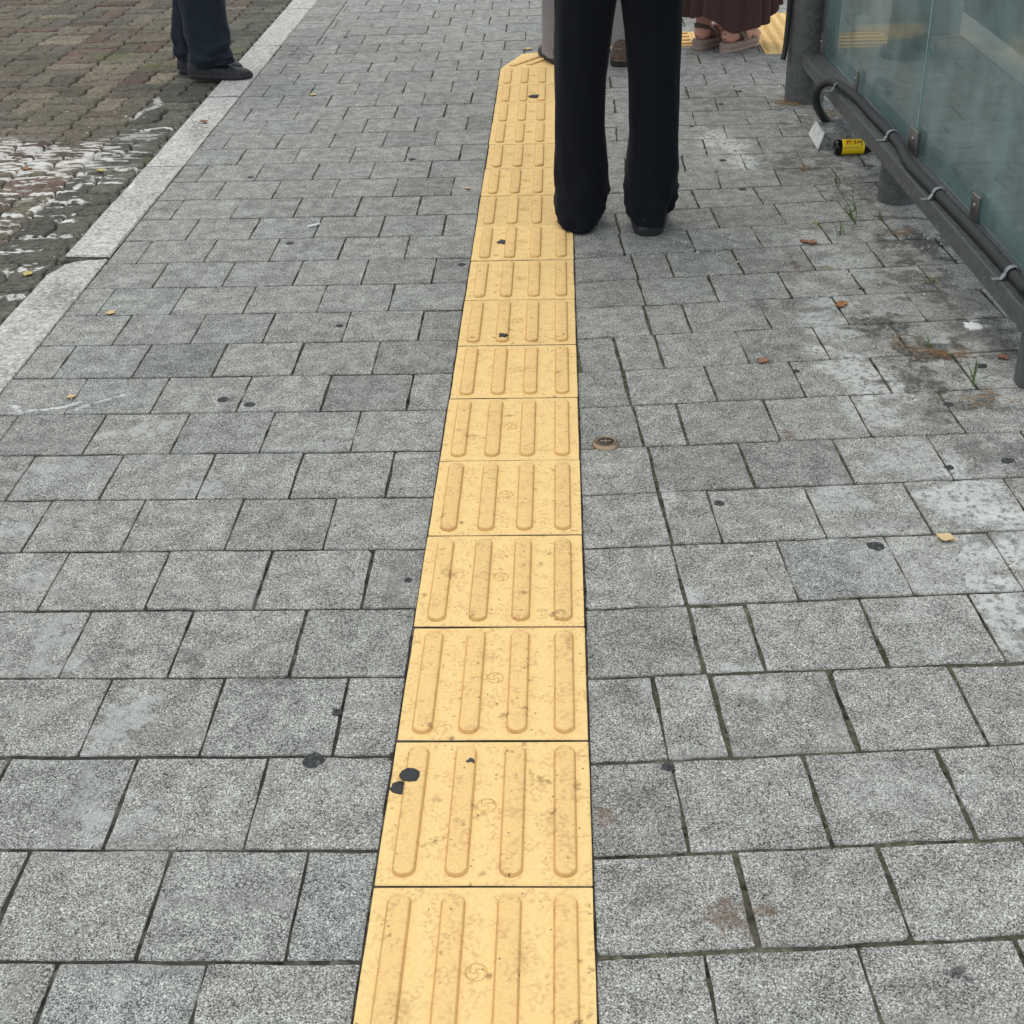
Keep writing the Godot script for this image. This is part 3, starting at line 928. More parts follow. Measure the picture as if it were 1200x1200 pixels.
func emblem_mesh() -> ArrayMesh:
	# the maker's round mark cast into each tile: a ring with a few strokes
	var st := new_st()
	var n := 20
	var ringpts := []
	for i in n + 1:
		var t := TAU * i / n
		ringpts.append(Vector3(cos(t) * 0.0138, 0.0001, sin(t) * 0.0138))
	tube(ringpts, 0.0010, 5, st)
	for k in 3:
		var arm := []
		for q in 6:
			var t := TAU * k / 3.0 + q * 0.34
			arm.append(Vector3(cos(t), 0, sin(t)) * (0.0015 + q * 0.0021) + Vector3(0, 0.0001, 0))
		tube(arm, 0.0010, 5, st)
	st.generate_normals()
	return st.commit()


func tactile_tile(parent: Node, poly: PackedVector2Array, bars: Array, y: float, emblem_at: Vector2, along_b := true) -> void:
	var t := Node3D.new()
	t.name = "tactile_tile"
	parent.add_child(t, true)
	var st := new_st()
	var uvo := Vector2(rng.randf(), rng.randf())
	var tint := tone(0.03)
	slab(st, poly, y, 0.03, 0.0022, 0.0022, tint, uvo, 0, 0.0005, 4, Vector2(clampf(rng.randfn(0, 0.0015), -0.002, 0.002), clampf(rng.randfn(0, 0.0015), -0.002, 0.002)))
	part("plate", st.commit(), M.tile, t)
	for b in bars:
		var at := Vector3(b[0], y - 0.0005, -b[1])
		var m := pill(b[2], 0.0345, 0.0064, along_b)
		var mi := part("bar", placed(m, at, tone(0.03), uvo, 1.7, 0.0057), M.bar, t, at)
		if b.size() > 3: mi.rotation.y = b[3]
	if emblem_at.x < 9.0:
		var at := Vector3(emblem_at.x, y, -emblem_at.y)
		part("emblem", placed(emblem_mesh(), at, tint.darkened(0.14), uvo), M.bar, t, at, rng.randf() * TAU)


func build_tactile() -> void:
	var path := thing("tactile_path", "cream yellow tactile guiding tiles with raised bars down the pavement", "", Vector3.ZERO, 0, "", "structure")
	for n in range(-5, 16):
		var b0 := n * 0.302 + 0.0026
		var b1 := b0 + 0.2968
		var sh := rng.randfn(0, 0.0005)
		var g := 0.1497
		var y := 0.0046 + clampf(rng.randfn(0, 0.0004), -0.0006, 0.0006)
		var poly := PackedVector2Array([Vector2(-g + sh, b0 + rng.randfn(0, 0.0006)), Vector2(g + sh, b0 + rng.randfn(0, 0.0006)), Vector2(g + sh, b1), Vector2(-g + sh, b1 - absf(rng.randfn(0, 0.0006)))])
		var bars := []
		var bm := (b0 + b1) / 2.0
		for a in [-0.112, -0.0385, 0.0375, 0.113]: bars.append([a + sh, bm, 0.272])
		tactile_tile(path, poly, bars, y, Vector2(sh - 0.002, bm + 0.006))
	# the tile cut on the skew where the path turns to the right
	tactile_tile(path, PackedVector2Array([Vector2(-0.148, 4.836), Vector2(0.155, 4.836), Vector2(0.155, 5.195), Vector2(-0.060, 5.113)]), [[-0.045, 4.96, 0.22, -0.6], [0.035, 4.98, 0.24, -0.6]], 0.0042, Vector2(9, 9))
	# strip going across at the far end
	for k in 3:
		var a0 := 0.156 + k * 0.2985
		var bars := []
		for j in 4: bars.append([a0 + 0.148, 5.37 + (j - 1.5) * 0.075, 0.272])
		tactile_tile(path, PackedVector2Array([Vector2(a0, 5.220), Vector2(a0 + 0.296, 5.220), Vector2(a0 + 0.296, 5.520), Vector2(a0, 5.520)]), bars, 0.0042, Vector2(9, 9), false)
	for k in 1:
		var a0 := 1.356 + k * 0.302
		var bars := []
		for j in 4: bars.append([a0 + 0.149, 5.258 + (j - 1.5) * 0.075, 0.272])
		tactile_tile(path, PackedVector2Array([Vector2(a0, 5.108), Vector2(a0 + 0.299, 5.108), Vector2(a0 + 0.299, 5.408), Vector2(a0, 5.408)]), bars, 0.0042, Vector2(9, 9), false)
	for k in 3:
		var b0 := 5.018 + k * 0.303
		var t := Node3D.new()
		t.name = "tactile_tile"
		path.add_child(t, true)
		var st := new_st()
		slab(st, PackedVector2Array([Vector2(1.049, b0), Vector2(1.349, b0), Vector2(1.349, b0 + 0.299), Vector2(1.049, b0 + 0.299)]), 0.0045, 0.03, 0.0022, 0.0022, tone(0.03), Vector2(rng.randf(), rng.randf()), 0)
		part("plate", st.commit(), M.tile, t)
		var dst := new_st()
		for i in 6:
			for j in 6:
				var c := Vector3(1.049 + 0.025 + i * 0.05, 0.0042, -(b0 + 0.025 + j * 0.05))
				loft([ring(c, 0.0165, 0.0165, 12), ring(c + Vector3(0, 0.0035, 0), 0.0140, 0.0140, 12), ring(c + Vector3(0, 0.0055, 0), 0.009, 0.009, 12)], true, false, true, dst)
		dst.generate_normals()
		var dm := part("domes", placed(dst.commit(), Vector3.ZERO, tone(0.03), Vector2.ZERO), M.bar, t)
		dm.set_meta("kind", "stuff")


func build_kerb() -> void:
	var kerb := thing("kerb", "pale granite kerb stones between grey pavers and brown blocks", "", Vector3.ZERO, 0, "", "structure")
	var ends := [-1.6, -0.45, 0.55, 1.52, 2.500, 3.435, 4.440, 5.420, 6.350, 7.30, 8.3, 9.3]
	for i in ends.size() - 1:
		var b0: float = ends[i] + 0.0065
		var b1: float = ends[i + 1] - 0.0065
		var poly := PackedVector2Array([Vector2(-1.382, b0), Vector2(-1.2465, b0), Vector2(-1.2465, b1), Vector2(-1.382, b1)])
		if i == 3: poly = PackedVector2Array([Vector2(-1.392, b0), Vector2(-1.2465, b0), Vector2(-1.2465, b1 - 0.003), Vector2(-1.325, b1 - 0.018), Vector2(-1.362, b1 - 0.045), Vector2(-1.388, b1 - 0.13)])
		if i == 4:
			poly = PackedVector2Array([Vector2(-1.380, b0 + 0.012), Vector2(-1.2465, b0 + 0.004), Vector2(-1.2465, 2.985), Vector2(-1.272, 3.01), Vector2(-1.30, 2.998), Vector2(-1.380, 3.03)])
			var st2 := new_st()
			slab(st2, PackedVector2Array([Vector2(-1.380, 3.033), Vector2(-1.30, 3.001), Vector2(-1.272, 3.013), Vector2(-1.2465, 2.988), Vector2(-1.2465, b1), Vector2(-1.380, b1)]), 0.0038, 0.04, 0.003, 0.003, tone(0.03), Vector2(rng.randf(), rng.randf()), 1, 0.002, 6, Vector2.ZERO, 1.9)
			part("kerb_stone", st2.commit(), M.granite, kerb)
		var st := new_st()
		slab(st, poly, 0.005 + rng.randfn(0, 0.0025), 0.04, 0.004, 0.004, tone(0.035), Vector2(rng.randf(), rng.randf()), 1, 0.002, 6, Vector2.ZERO, 1.9)
		part("kerb_stone", st.commit(), M.granite, kerb)
	var far := thing("kerb_far", "pale granite road kerb seen dimly through the shelter glass", "", Vector3.ZERO, 0, "", "structure")
	for i in 11:
		var st := new_st()
		var b0 := -1.5 + i * 1.0
		slab(st, PackedVector2Array([Vector2(2.0, b0 + 0.003), Vector2(2.15, b0 + 0.003), Vector2(2.15, b0 + 0.997), Vector2(2.0, b0 + 0.997)]), 0.006, 0.16, 0.008, 0.008, tone(0.03), Vector2(rng.randf(), rng.randf()), 0, 0.002, 5, Vector2.ZERO, 1.9)
		part("kerb_stone", st.commit(), M.granite, far)


func build_blocks() -> void:
	# wavy interlocking blocks laid in pairs, turned about from cell to cell
	var field := thing("block_paving", "brown grey wavy interlocking blocks laid in pairs left of kerb", "", Vector3.ZERO, 0, "", "structure")
	var u := 0.1125
	var zig := func(t: float) -> float: return absf(fposmod(t, 1.0) * 2.0 - 1.0) * 2.0 - 1.0
	var pieces := []
	var g := 0.0050
	var colours := [Color(0.60, 0.55, 0.47), Color(0.55, 0.51, 0.45), Color(0.64, 0.58, 0.49), Color(0.52, 0.49, 0.44), Color(0.57, 0.50, 0.44), Color(0.50, 0.48, 0.45), Color(0.66, 0.60, 0.51)]
	for ci in range(-18, 1):
		for cj in range(2, 44):
			var ca := -1.412 + ci * 2.0 * u
			var cb := 0.035 + cj * 2.0 * u
			var boxes := []
			if posmod(ci + cj, 2) == 0:
				boxes = [Rect2(ca, cb, 2 * u, u), Rect2(ca, cb + u, 2 * u, u)]
			else:
				boxes = [Rect2(ca, cb, u, 2 * u), Rect2(ca + u, cb, u, 2 * u)]
			for bx in boxes:
				var o := PackedVector2Array()
				var x0: float = bx.position.x + g; var x1: float = bx.end.x - g
				var y0: float = bx.position.y + g; var y1: float = bx.end.y - g
				var nx := 8 if bx.size.x > u * 1.5 else 4
				var ny := 8 if bx.size.y > u * 1.5 else 4
				for k in nx: o.append(Vector2(lerpf(x0, x1, float(k) / nx), y0))
				for k in ny: o.append(Vector2(x1, lerpf(y0, y1, float(k) / ny)))
				for k in nx: o.append(Vector2(lerpf(x1, x0, float(k) / nx), y1))
				for k in ny: o.append(Vector2(x0, lerpf(y1, y0, float(k) / ny)))
				var w := PackedVector2Array()
				for p in o:
					w.append(p + Vector2(zig.call((p.y + 0.035) / u - 0.31) * 0.0105, zig.call((p.x + 1.412) / u) * 0.0085))
				var near_kerb: bool = ci >= -1
				var lin: Color = colours[rng.randi() % colours.size()]
				if near_kerb: lin = Color(0.47, 0.475, 0.45)
				elif rng.randf() < 0.10: lin = Color(0.50, 0.38, 0.35)
				var v := 0.69 + rng.randfn(0, 0.10)
				var tint := Color(lin.r * v, lin.g * v * 0.985, lin.b * v * 0.96)
				var done := Geometry2D.intersect_polygons(w, PackedVector2Array([Vector2(-9, -5), Vector2(-1.394, -5), Vector2(-1.394, 15), Vector2(-9, 15)]))
				for q in done:
					if Geometry2D.is_polygon_clockwise(q): continue
					pieces.append([q, -0.012 + rng.randfn(0, 0.002), tint])
	lay(field, pieces, "block", M.block, 300, 0.007, 0.006, 0.0, 1, 0.1)
	print("blocks ", pieces.size())


# ------------------------------------------------------------------ bus shelter
func along_rail(t: float) -> Vector3:
	# front top edge of the bottom rail, t = 0 at the far post, 1 at the near post
	return Vector3(1.057, 0.200, -4.112).lerp(Vector3(1.166, 0.176, -1.60), t)


func build_shelter() -> void:
	var s := thing("bus_shelter", "dark grey metal bus shelter with low rail and dusty teal glass", "bus shelter", Vector3(1.1, 0, -2.9))
	var o := Vector3(1.1, 0, -2.9)
	# posts
	var far_c := Vector3(1.092, 0, -4.185)
	var near_c := Vector3(1.238, 0, -1.565)
	for c in [[far_c, 0.078], [near_c, 0.068]]:
		var st := loft([ring(c[0] - o, c[1], c[1], 32), ring(c[0] - o + Vector3(0, 2.45, 0), c[1], c[1], 32)])
		part("post", finish(st), M.shelter_metal, s)
	for c in [[Vector3(1.66, 0, -4.93), 0.085], [Vector3(1.80, 0, -1.60), 0.07]]:
		var st := loft([ring(c[0] - o, c[1], c[1], 24), ring(c[0] - o + Vector3(0, 2.45, 0), c[1], c[1], 24)])
		var pm := part("post", finish(st), M.dark_post, s)
		var bs := loft([ring(c[0] - o, c[1] + 0.03, c[1] + 0.03, 24), ring(c[0] - o + Vector3(0, 0.03, 0), c[1] + 0.03, c[1] + 0.03, 24), ring(c[0] - o + Vector3(0, 0.035, 0), c[1] + 0.004, c[1] + 0.004, 24)])
		part("base_collar", finish(bs), M.dark_post, pm)
	# pale information board beside the front post
	part("board", bevel_box(Vector3(0.13, 1.5, 0.03), 0.004), M.pale_panel, s, Vector3(1.84, 0.82, -5.0) - o, 0.1)
	# short leg under the rail
	var lc := Vector3(1.188, 0, -2.905)
	part("leg", finish(loft([ring(lc - o, 0.0635, 0.0635, 32), ring(lc - o + Vector3(0, 0.145, 0), 0.0635, 0.0635, 32)])), M.shelter_metal, s)
	# bottom rail, a flat box section with eased edges
	var p0 := along_rail(-0.012); var p1 := along_rail(1.03)
	var dir := (p1 - p0).normalized()
	var side := Vector3(-dir.z, 0, dir.x).normalized()
	if side.x < 0: side = -side
	var prof := [[0.0, -0.050], [0.0, -0.004], [0.001, -0.001], [0.004, 0.0], [0.136, 0.0], [0.139, -0.001], [0.140, -0.004], [0.140, -0.050]]
	var rr := []
	for e in [p0, p0.lerp(p1, 0.5), p1]:
		var rg := PackedVector3Array()
		for q in prof: rg.append(e + side * q[0] + Vector3(0, q[1], 0) - o)
		rr.append(rg)
	var rst := new_st()
	for i in prof.size():
		var k := (i + 1) % prof.size()
		for j in 2:
			var outv: Vector3 = (rr[j][i] + rr[j][k]) / 2.0 - (p0.lerp(p1, 0.25 + 0.5 * j) + side * 0.07 - Vector3(0, 0.025, 0) - o)
			outv -= dir * outv.dot(dir)
			quad(rst, rr[j][i], rr[j][k], rr[j + 1][k], rr[j + 1][i], outv)
	part("rail", rst.commit(), M.shelter_metal, s)
	# upper rail and roof above the picture
	var up0 := p0 + side * 0.07 + Vector3(0, 2.17, 0) - o
	var up1 := p1 + side * 0.07 + Vector3(0, 2.19, 0) - o
	part("upper_rail", finish(tube([up0, up0.lerp(up1, 0.5), up1], 0.035, 12)), M.shelter_metal, s)
	part("roof", bevel_box(Vector3(1.15, 0.07, 4.3), 0.01), M.shelter_metal, s, Vector3(1.60, 2.49, -3.15) - o)
	# glass panes standing on the rail
	var seam := 0.527
	for seg in [[0.022, seam - 0.0018], [seam + 0.0018, 0.968]]:
		var q0 := along_rail(seg[0]) + side * 0.075
		var q1 := along_rail(seg[1]) + side * 0.075
		var th := side * 0.009
		var gst := new_st()
		var lo := 0.004
		hexa(gst, [q0 + Vector3(0, lo, 0) - o, q1 + Vector3(0, lo, 0) - o, q1 + th + Vector3(0, lo, 0) - o, q0 + th + Vector3(0, lo, 0) - o,
			Vector3(q0.x, 2.3, q0.z) - o, Vector3(q1.x, 2.3, q1.z) - o, Vector3(q1.x, 2.3, q1.z) + th - o, Vector3(q0.x, 2.3, q0.z) + th - o])
		var pane := part("glass_pane", gst.commit(), M.glass, s)
		if seg[0] > 0.3:
			# the polished pale edge of the pane at the gap
			var est := new_st()
			var e0 := q0 - dir * 0.0005
			hexa(est, [e0 + Vector3(0, lo, 0) - o, e0 - dir * 0.0022 + Vector3(0, lo, 0) - o, e0 - dir * 0.0022 + th + Vector3(0, lo, 0) - o, e0 + th + Vector3(0, lo, 0) - o,
				Vector3(e0.x, 2.3, e0.z) - o, Vector3(e0.x, 2.3, e0.z) - dir * 0.0022 - o, Vector3(e0.x, 2.3, e0.z) - dir * 0.0022 + th - o, Vector3(e0.x, 2.3, e0.z) + th - o])
			part("polished_edge", est.commit(), M.glass_edge, pane)
	# channel on the far post that takes the pane
	var ch := far_c + Vector3(0.062, 1.2 + 0.1, 0.075)
	part("glass_channel", bevel_box(Vector3(0.055, 2.2, 0.10), 0.004), M.shelter_metal, s, ch - o, 0.04)
	for k in 2:
		part("bolt", finish(loft([ring(Vector3.ZERO, 0.006, 0.006, 10), ring(Vector3(0, 0.004, 0), 0.0045, 0.0045, 10)])), M.zinc, s, far_c + Vector3(0.050, 0.235 + 0.03 * k, 0.127) - o).rotation = Vector3(PI / 2, 0, 0)
	# glass clamps: an upright plate either side of the pane on a foot
	for cl in [[0.005, 0.035, 0.075], [0.232, 0.040, 0.070], [seam, 0.085, 0.072], [0.768, 0.055, 0.066]]:
		var at := along_rail(cl[0])
		var br := Node3D.new()
		br.name = "glass_clamp"
		s.add_child(br, true)
		br.position = at + side * 0.079 - o
		br.rotation.y = atan2(dir.x, dir.z)
		part("plate", bevel_box(Vector3(0.006, cl[2], cl[1]), 0.0012), M.bracket_metal, br, Vector3(-0.0085, cl[2] / 2.0 + 0.001, 0))
		part("plate", bevel_box(Vector3(0.006, cl[2], cl[1]), 0.0012), M.bracket_metal, br, Vector3(0.0175, cl[2] / 2.0 + 0.001, 0))
		part("screw", finish(loft([ring(Vector3.ZERO, 0.006, 0.006, 10), ring(Vector3(0, 0.003, 0), 0.004, 0.004, 10)])), M.zinc, br, Vector3(-0.0115, cl[2] * 0.6, 0)).rotation = Vector3(0, 0, PI / 2)
	# black cable conduit strapped along the rail
	var R := 0.0148
	var cp := []
	var c_ctrl := [Vector3(1.135, 0.020, -3.70), Vector3(1.085, 0.060, -3.655), Vector3(1.036, 0.130, -3.60), Vector3(1.028, 0.190, -3.575), Vector3(1.062, 0.218, -3.565), Vector3(1.098, 0.217, -3.50)]
	for q in [[0.30, 0.040], [0.38, 0.040], [0.46, 0.044], [0.52, 0.040], [0.58, 0.022], [0.65, 0.022], [0.72, 0.028], [0.80, 0.032], [0.88, 0.034], [0.95, 0.033]]:
		c_ctrl.append(along_rail(q[0]) + side * q[1] + Vector3(0, R, 0))
	c_ctrl.append(along_rail(0.985) + side * 0.030 + Vector3(0, R + 0.012, 0))
	c_ctrl.append(along_rail(1.0) + side * 0.045 + Vector3(0, R + 0.07, 0.0))
	c_ctrl.append(along_rail(1.0) + side * 0.055 + Vector3(0, R + 0.20, 0.0))
	for q in c_ctrl: cp.append(q - o)
	var con := part("cable_conduit", finish(tube(curve(cp, 7), R, 16)), M.conduit, s)
	# corrugated sleeve where it climbs at the near post
	var sl := []
	for k in 40:
		var t := k / 39.0
		var c := along_rail(0.993).lerp(along_rail(1.0), t) + side * lerpf(0.036, 0.054, t) + Vector3(0, R + lerpf(0.035, 0.19, t), 0) - o
		sl.append(ring(c, R + 0.003 + 0.002 * sin(k * 2.1), R + 0.003 + 0.002 * sin(k * 2.1), 14))
	part("sleeve", finish(loft(sl)), M.conduit, con)
	# saddle clips over the conduit
	for q in [[0.243, 0.042], [0.475, 0.043], [0.700, 0.026], [0.935, 0.033]]:
		var base: Vector3 = along_rail(q[0]) + side * q[1]
		if q[0] < 0.25: base = Vector3(1.092, 0.1945 + 0.003, -3.515)
		var cs := new_st()
		var path := [Vector2(-0.048, 0.0015), Vector2(-0.026, 0.0015)]
		for k in 13:
			var t := PI - PI * k / 12.0
			path.append(Vector2(cos(t) * (R + 0.0025), R + sin(t) * (R + 0.0025)))
		path.append(Vector2(0.024, 0.0015)); path.append(Vector2(0.036, 0.0015))
		for k in path.size() - 1:
			var a: Vector2 = path[k]; var b: Vector2 = path[k + 1]
			var pts := []
			var nn := Vector2(-(b - a).y, (b - a).x).normalized() * 0.0016
			for zz in [-0.008, 0.008]:
				for v in [a, b, b + nn, a + nn]: pts.append(base + side * v.x + Vector3(0, v.y, 0) + dir * zz - o)
			hexa(cs, pts)
		part("clip", cs.commit(), M.zinc, con)
	# loose black cable hanging by the far post
	part("cable", finish(tube(curve([far_c + Vector3(-0.088, 0.55, 0.02) - o, far_c + Vector3(-0.088, 0.35, 0.02) - o, far_c + Vector3(-0.092, 0.22, 0.022) - o, far_c + Vector3(-0.10, 0.165, 0.03) - o], 5), 0.011, 8)), M.conduit, s)
	# mortar bed round the foot of the short leg
	var bed := new_st()
	slab(bed, PackedVector2Array([Vector2(1.08, 2.76), Vector2(1.24, 2.72), Vector2(1.33, 2.80), Vector2(1.34, 2.98), Vector2(1.22, 3.02), Vector2(1.10, 2.95)]), 0.0045, 0.004, 0.003, 0.003, Color(1.06, 1.04, 1.0), Vector2(0.3, 0.6), 0, 0.004, 6)
	tag(part("mortar_patch", bed.commit(), M.paver, self), "grey mortar patch round the foot of the short shelter leg", "mortar")


# ------------------------------------------------------------------ people
func sdf(bones: Array, cell: float, k: float, st: SurfaceTool = null, xf := Transform3D()) -> SurfaceTool:
	# tapered capsules joined by a smooth minimum, meshed as surface nets
	var lo := Vector3(99, 99, 99); var hi := -lo
	for b in bones:
		for e in [[b[0], b[1]], [b[2], b[3]]]:
			lo = lo.min(e[0] - Vector3.ONE * (e[1] + cell * 3)); hi = hi.max(e[0] + Vector3.ONE * (e[1] + cell * 3))
	var nx := int((hi.x - lo.x) / cell) + 2
	var ny := int((hi.y - lo.y) / cell) + 2
	var nz := int((hi.z - lo.z) / cell) + 2
	var f := PackedFloat32Array(); f.resize(nx * ny * nz); f.fill(9.0)
	for b in bones:
		var p0: Vector3 = b[0]; var r0: float = b[1]; var p1: Vector3 = b[2]; var r1: float = b[3]
		var m := maxf(r0, r1) + cell * 2.5 + k
		var bl := ((p0.min(p1) - Vector3.ONE * m - lo) / cell).floor()
		var bh := ((p0.max(p1) + Vector3.ONE * m - lo) / cell).ceil()
		var d := p1 - p0
		var dd := maxf(d.length_squared(), 1e-9)
		for z in range(maxi(int(bl.z), 0), mini(int(bh.z), nz - 1) + 1):
			for y in range(maxi(int(bl.y), 0), mini(int(bh.y), ny - 1) + 1):
				var i := (z * ny + y) * nx + maxi(int(bl.x), 0)
				for x in range(maxi(int(bl.x), 0), mini(int(bh.x), nx - 1) + 1):
					var p := lo + Vector3(x, y, z) * cell
					var t := clampf((p - p0).dot(d) / dd, 0.0, 1.0)
					var v := (p - p0 - d * t).length() - lerpf(r0, r1, t)
					var w := f[i]
					var h := maxf(k - absf(v - w), 0.0) / k
					f[i] = minf(v, w) - h * h * k * 0.25
					i += 1
	if st == null: st = new_st()
	var verts := {}
	var get_v := func(x: int, y: int, z: int) -> Vector3:
		var id := (z * ny + y) * nx + x
		if verts.has(id): return verts[id]
		var sum := Vector3.ZERO; var n := 0
		for e in [[0, 0, 0, 1, 0, 0], [0, 1, 0, 1, 1, 0], [0, 0, 1, 1, 0, 1], [0, 1, 1, 1, 1, 1], [0, 0, 0, 0, 1, 0], [1, 0, 0, 1, 1, 0], [0, 0, 1, 0, 1, 1], [1, 0, 1, 1, 1, 1], [0, 0, 0, 0, 0, 1], [1, 0, 0, 1, 0, 1], [0, 1, 0, 0, 1, 1], [1, 1, 0, 1, 1, 1]]:
			var va := f[((z + e[2]) * ny + y + e[1]) * nx + x + e[0]]
			var vb := f[((z + e[5]) * ny + y + e[4]) * nx + x + e[3]]
			if (va < 0.0) != (vb < 0.0):
				sum += Vector3(e[0], e[1], e[2]).lerp(Vector3(e[3], e[4], e[5]), va / (va - vb)); n += 1
		var v := lo + (Vector3(x, y, z) + sum / maxi(n, 1)) * cell
		verts[id] = v
		return v
	for z in range(1, nz - 1):
		for y in range(1, ny - 1):
			for x in range(1, nx - 1):
				var i := (z * ny + y) * nx + x
				var s0 := f[i] < 0.0
				for ax in 3:
					var step := 1 if ax == 0 else (nx if ax == 1 else nx * ny)
					if s0 == (f[i + step] < 0.0): continue
					var q := []
					for c in [[0, 0], [-1, 0], [-1, -1], [0, -1]]:
						var o := [x, y, z]
						o[(ax + 1) % 3] += c[0]; o[(ax + 2) % 3] += c[1]
						q.append(xf * get_v.call(o[0], o[1], o[2]))
					var out := Vector3.ZERO; out[ax] = 1.0 if s0 else -1.0
					out = xf.basis * out
					smooth_tri(st, q[0], q[1], q[2], out, Vector2.ZERO, Vector2.ZERO, Vector2.ZERO)
					smooth_tri(st, q[0], q[2], q[3], out, Vector2.ZERO, Vector2.ZERO, Vector2.ZERO)
	return st


func hand_bones() -> Array:
	# a relaxed right hand hanging down -y from the wrist at the origin, thumb to -z
	var b := [[Vector3(0, 0.01, 0), 0.024, Vector3(0, -0.03, 0), 0.026], [Vector3(0, -0.03, -0.016), 0.017, Vector3(0, -0.085, -0.026), 0.013], [Vector3(0, -0.03, 0.012), 0.016, Vector3(0, -0.082, 0.022), 0.012], [Vector3(0, -0.03, 0), 0.017, Vector3(0, -0.088, 0), 0.013]]
	var lens := [0.072, 0.080, 0.074, 0.058]
	for i in 4:
		var z := -0.030 + i * 0.0195
		var p := Vector3(0, -0.086 + absf(i - 1.3) * 0.004, z)
		var l: float = lens[i]
		var q := p + Vector3(-0.006, -l * 0.48, 0)
		var r := q + Vector3(-0.014, -l * 0.30, 0)
		var s := r + Vector3(-0.016, -l * 0.16, 0)
		b.append([p, 0.0088, q, 0.0082]); b.append([q, 0.0082, r, 0.0076]); b.append([r, 0.0076, s, 0.0068])
	b.append([Vector3(-0.004, -0.03, -0.022), 0.014, Vector3(-0.016, -0.062, -0.044), 0.0105]); b.append([Vector3(-0.016, -0.062, -0.044), 0.0105, Vector3(-0.022, -0.092, -0.050), 0.0085])
	return b


var hand_mesh: ArrayMesh


func upper_body(p: Node3D, hip: Vector3, tall: float, top_mat: Material, hair_long: bool, body_extra: Array) -> void:
	# above the picture: trunk, arms, head; local -z is where the person looks
	var k := tall / 1.72
	var P := func(x: float, y: float, z: float) -> Vector3: return Vector3(hip.x + x * k, y * k, hip.z + z * k)
	var bones := [[P.call(0, 0.95, 0), 0.115 * k, P.call(0, 1.18, 0), 0.105 * k], [P.call(-0.06, 1.30, 0), 0.105 * k, P.call(0.06, 1.30, 0), 0.105 * k],
		[P.call(0, 1.38, 0.01), 0.06 * k, P.call(0, 1.50, 0), 0.052 * k], [P.call(0, 1.575, -0.01), 0.078 * k, P.call(0, 1.64, 0.01), 0.088 * k], [P.call(0, 1.535, -0.035), 0.05 * k, P.call(0, 1.55, -0.03), 0.05 * k],
		[P.call(0, 1.595, -0.088), 0.010 * k, P.call(0, 1.568, -0.104), 0.013 * k], [P.call(-0.082, 1.59, 0.01), 0.012, P.call(-0.085, 1.565, 0.008), 0.010], [P.call(0.082, 1.59, 0.01), 0.012, P.call(0.085, 1.565, 0.008), 0.010]]
	for sx in [-1.0, 1.0]:
		bones.append([P.call(0.185 * sx, 1.385, 0), 0.05 * k, P.call(0.235 * sx, 1.10, 0.02), 0.040 * k])
		bones.append([P.call(0.235 * sx, 1.10, 0.02), 0.040 * k, P.call(0.15 * sx, 1.03, -0.20), 0.027 * k])
		bones.append([P.call(0.09 * sx, 0.92, 0), 0.085 * k, P.call(0.10 * sx, 0.70, 0), 0.070 * k])
	for b in body_extra: bones.append(b)
	var st := sdf(bones, 0.017, 0.045)
	if hand_mesh == null: hand_mesh = finish(sdf(hand_bones(), 0.0045, 0.007))
	for sx in [-1.0, 1.0]:
		var w: Vector3 = P.call(0.15 * sx, 1.03, -0.20)
		var bas := Basis(Vector3.RIGHT, PI * 0.56) * Basis(Vector3.UP, PI * 0.1 * sx)
		if sx > 0: bas = bas * Basis.from_scale(Vector3(-1, 1, 1))
		var arr := hand_mesh.surface_get_arrays(0)
		var vs: PackedVector3Array = arr[Mesh.ARRAY_VERTEX]
		var ns: PackedVector3Array = arr[Mesh.ARRAY_NORMAL]
		var ix = arr[Mesh.ARRAY_INDEX]
		var count: int = ix.size() if ix != null and ix.size() > 0 else vs.size()
		for t in range(0, count, 3):
			var q := []
			var nn := Vector3.ZERO
			for e in 3:
				var v: int = ix[t + e] if count != vs.size() or (ix != null and ix.size() > 0) else t + e
				q.append(w + bas * vs[v]); nn += bas * ns[v]
			smooth_tri(st, q[0], q[1], q[2], nn, Vector2.ZERO, Vector2.ZERO, Vector2.ZERO)
	part("body", finish(st), M.skin, p)
	var top := [[P.call(0, 0.93, 0), 0.150 * k, P.call(0, 1.15, 0), 0.130 * k], [P.call(-0.075, 1.30, 0), 0.122 * k, P.call(0.075, 1.30, 0), 0.122 * k], [P.call(-0.05, 0.95, 0), 0.13 * k, P.call(0.05, 0.95, 0), 0.13 * k]]
	for sx in [-1.0, 1.0]:
		top.append([P.call(0.17 * sx, 1.385, 0), 0.068 * k, P.call(0.238 * sx, 1.10, 0.02), 0.056 * k])
		top.append([P.call(0.238 * sx, 1.10, 0.02), 0.056 * k, P.call(0.165 * sx, 1.045, -0.165), 0.042 * k])
	part("top", finish(sdf(top, 0.02, 0.05)), top_mat, p)
	var hair := [[P.call(0, 1.66, 0.02), 0.092 * k, P.call(0, 1.60, 0.045), 0.085 * k]]
	if hair_long:
		hair.append([P.call(0.05, 1.58, 0.06), 0.05 * k, P.call(0.06, 1.40, 0.08), 0.04 * k])
		hair.append([P.call(-0.05, 1.58, 0.06), 0.05 * k, P.call(-0.06, 1.40, 0.08), 0.04 * k])
	part("hair", finish(sdf(hair, 0.016, 0.03)), M.hair, p)
	for sx in [-1.0, 1.0]:
		part("eye", finish(loft([ring(Vector3(0, -0.008, 0), 0.003, 0.003, 10), ring(Vector3(0, 0, 0), 0.010, 0.008, 10), ring(Vector3(0, 0.008, 0), 0.003, 0.003, 10)])), M.white_cloth, p, P.call(0.032 * sx, 1.605, -0.080))


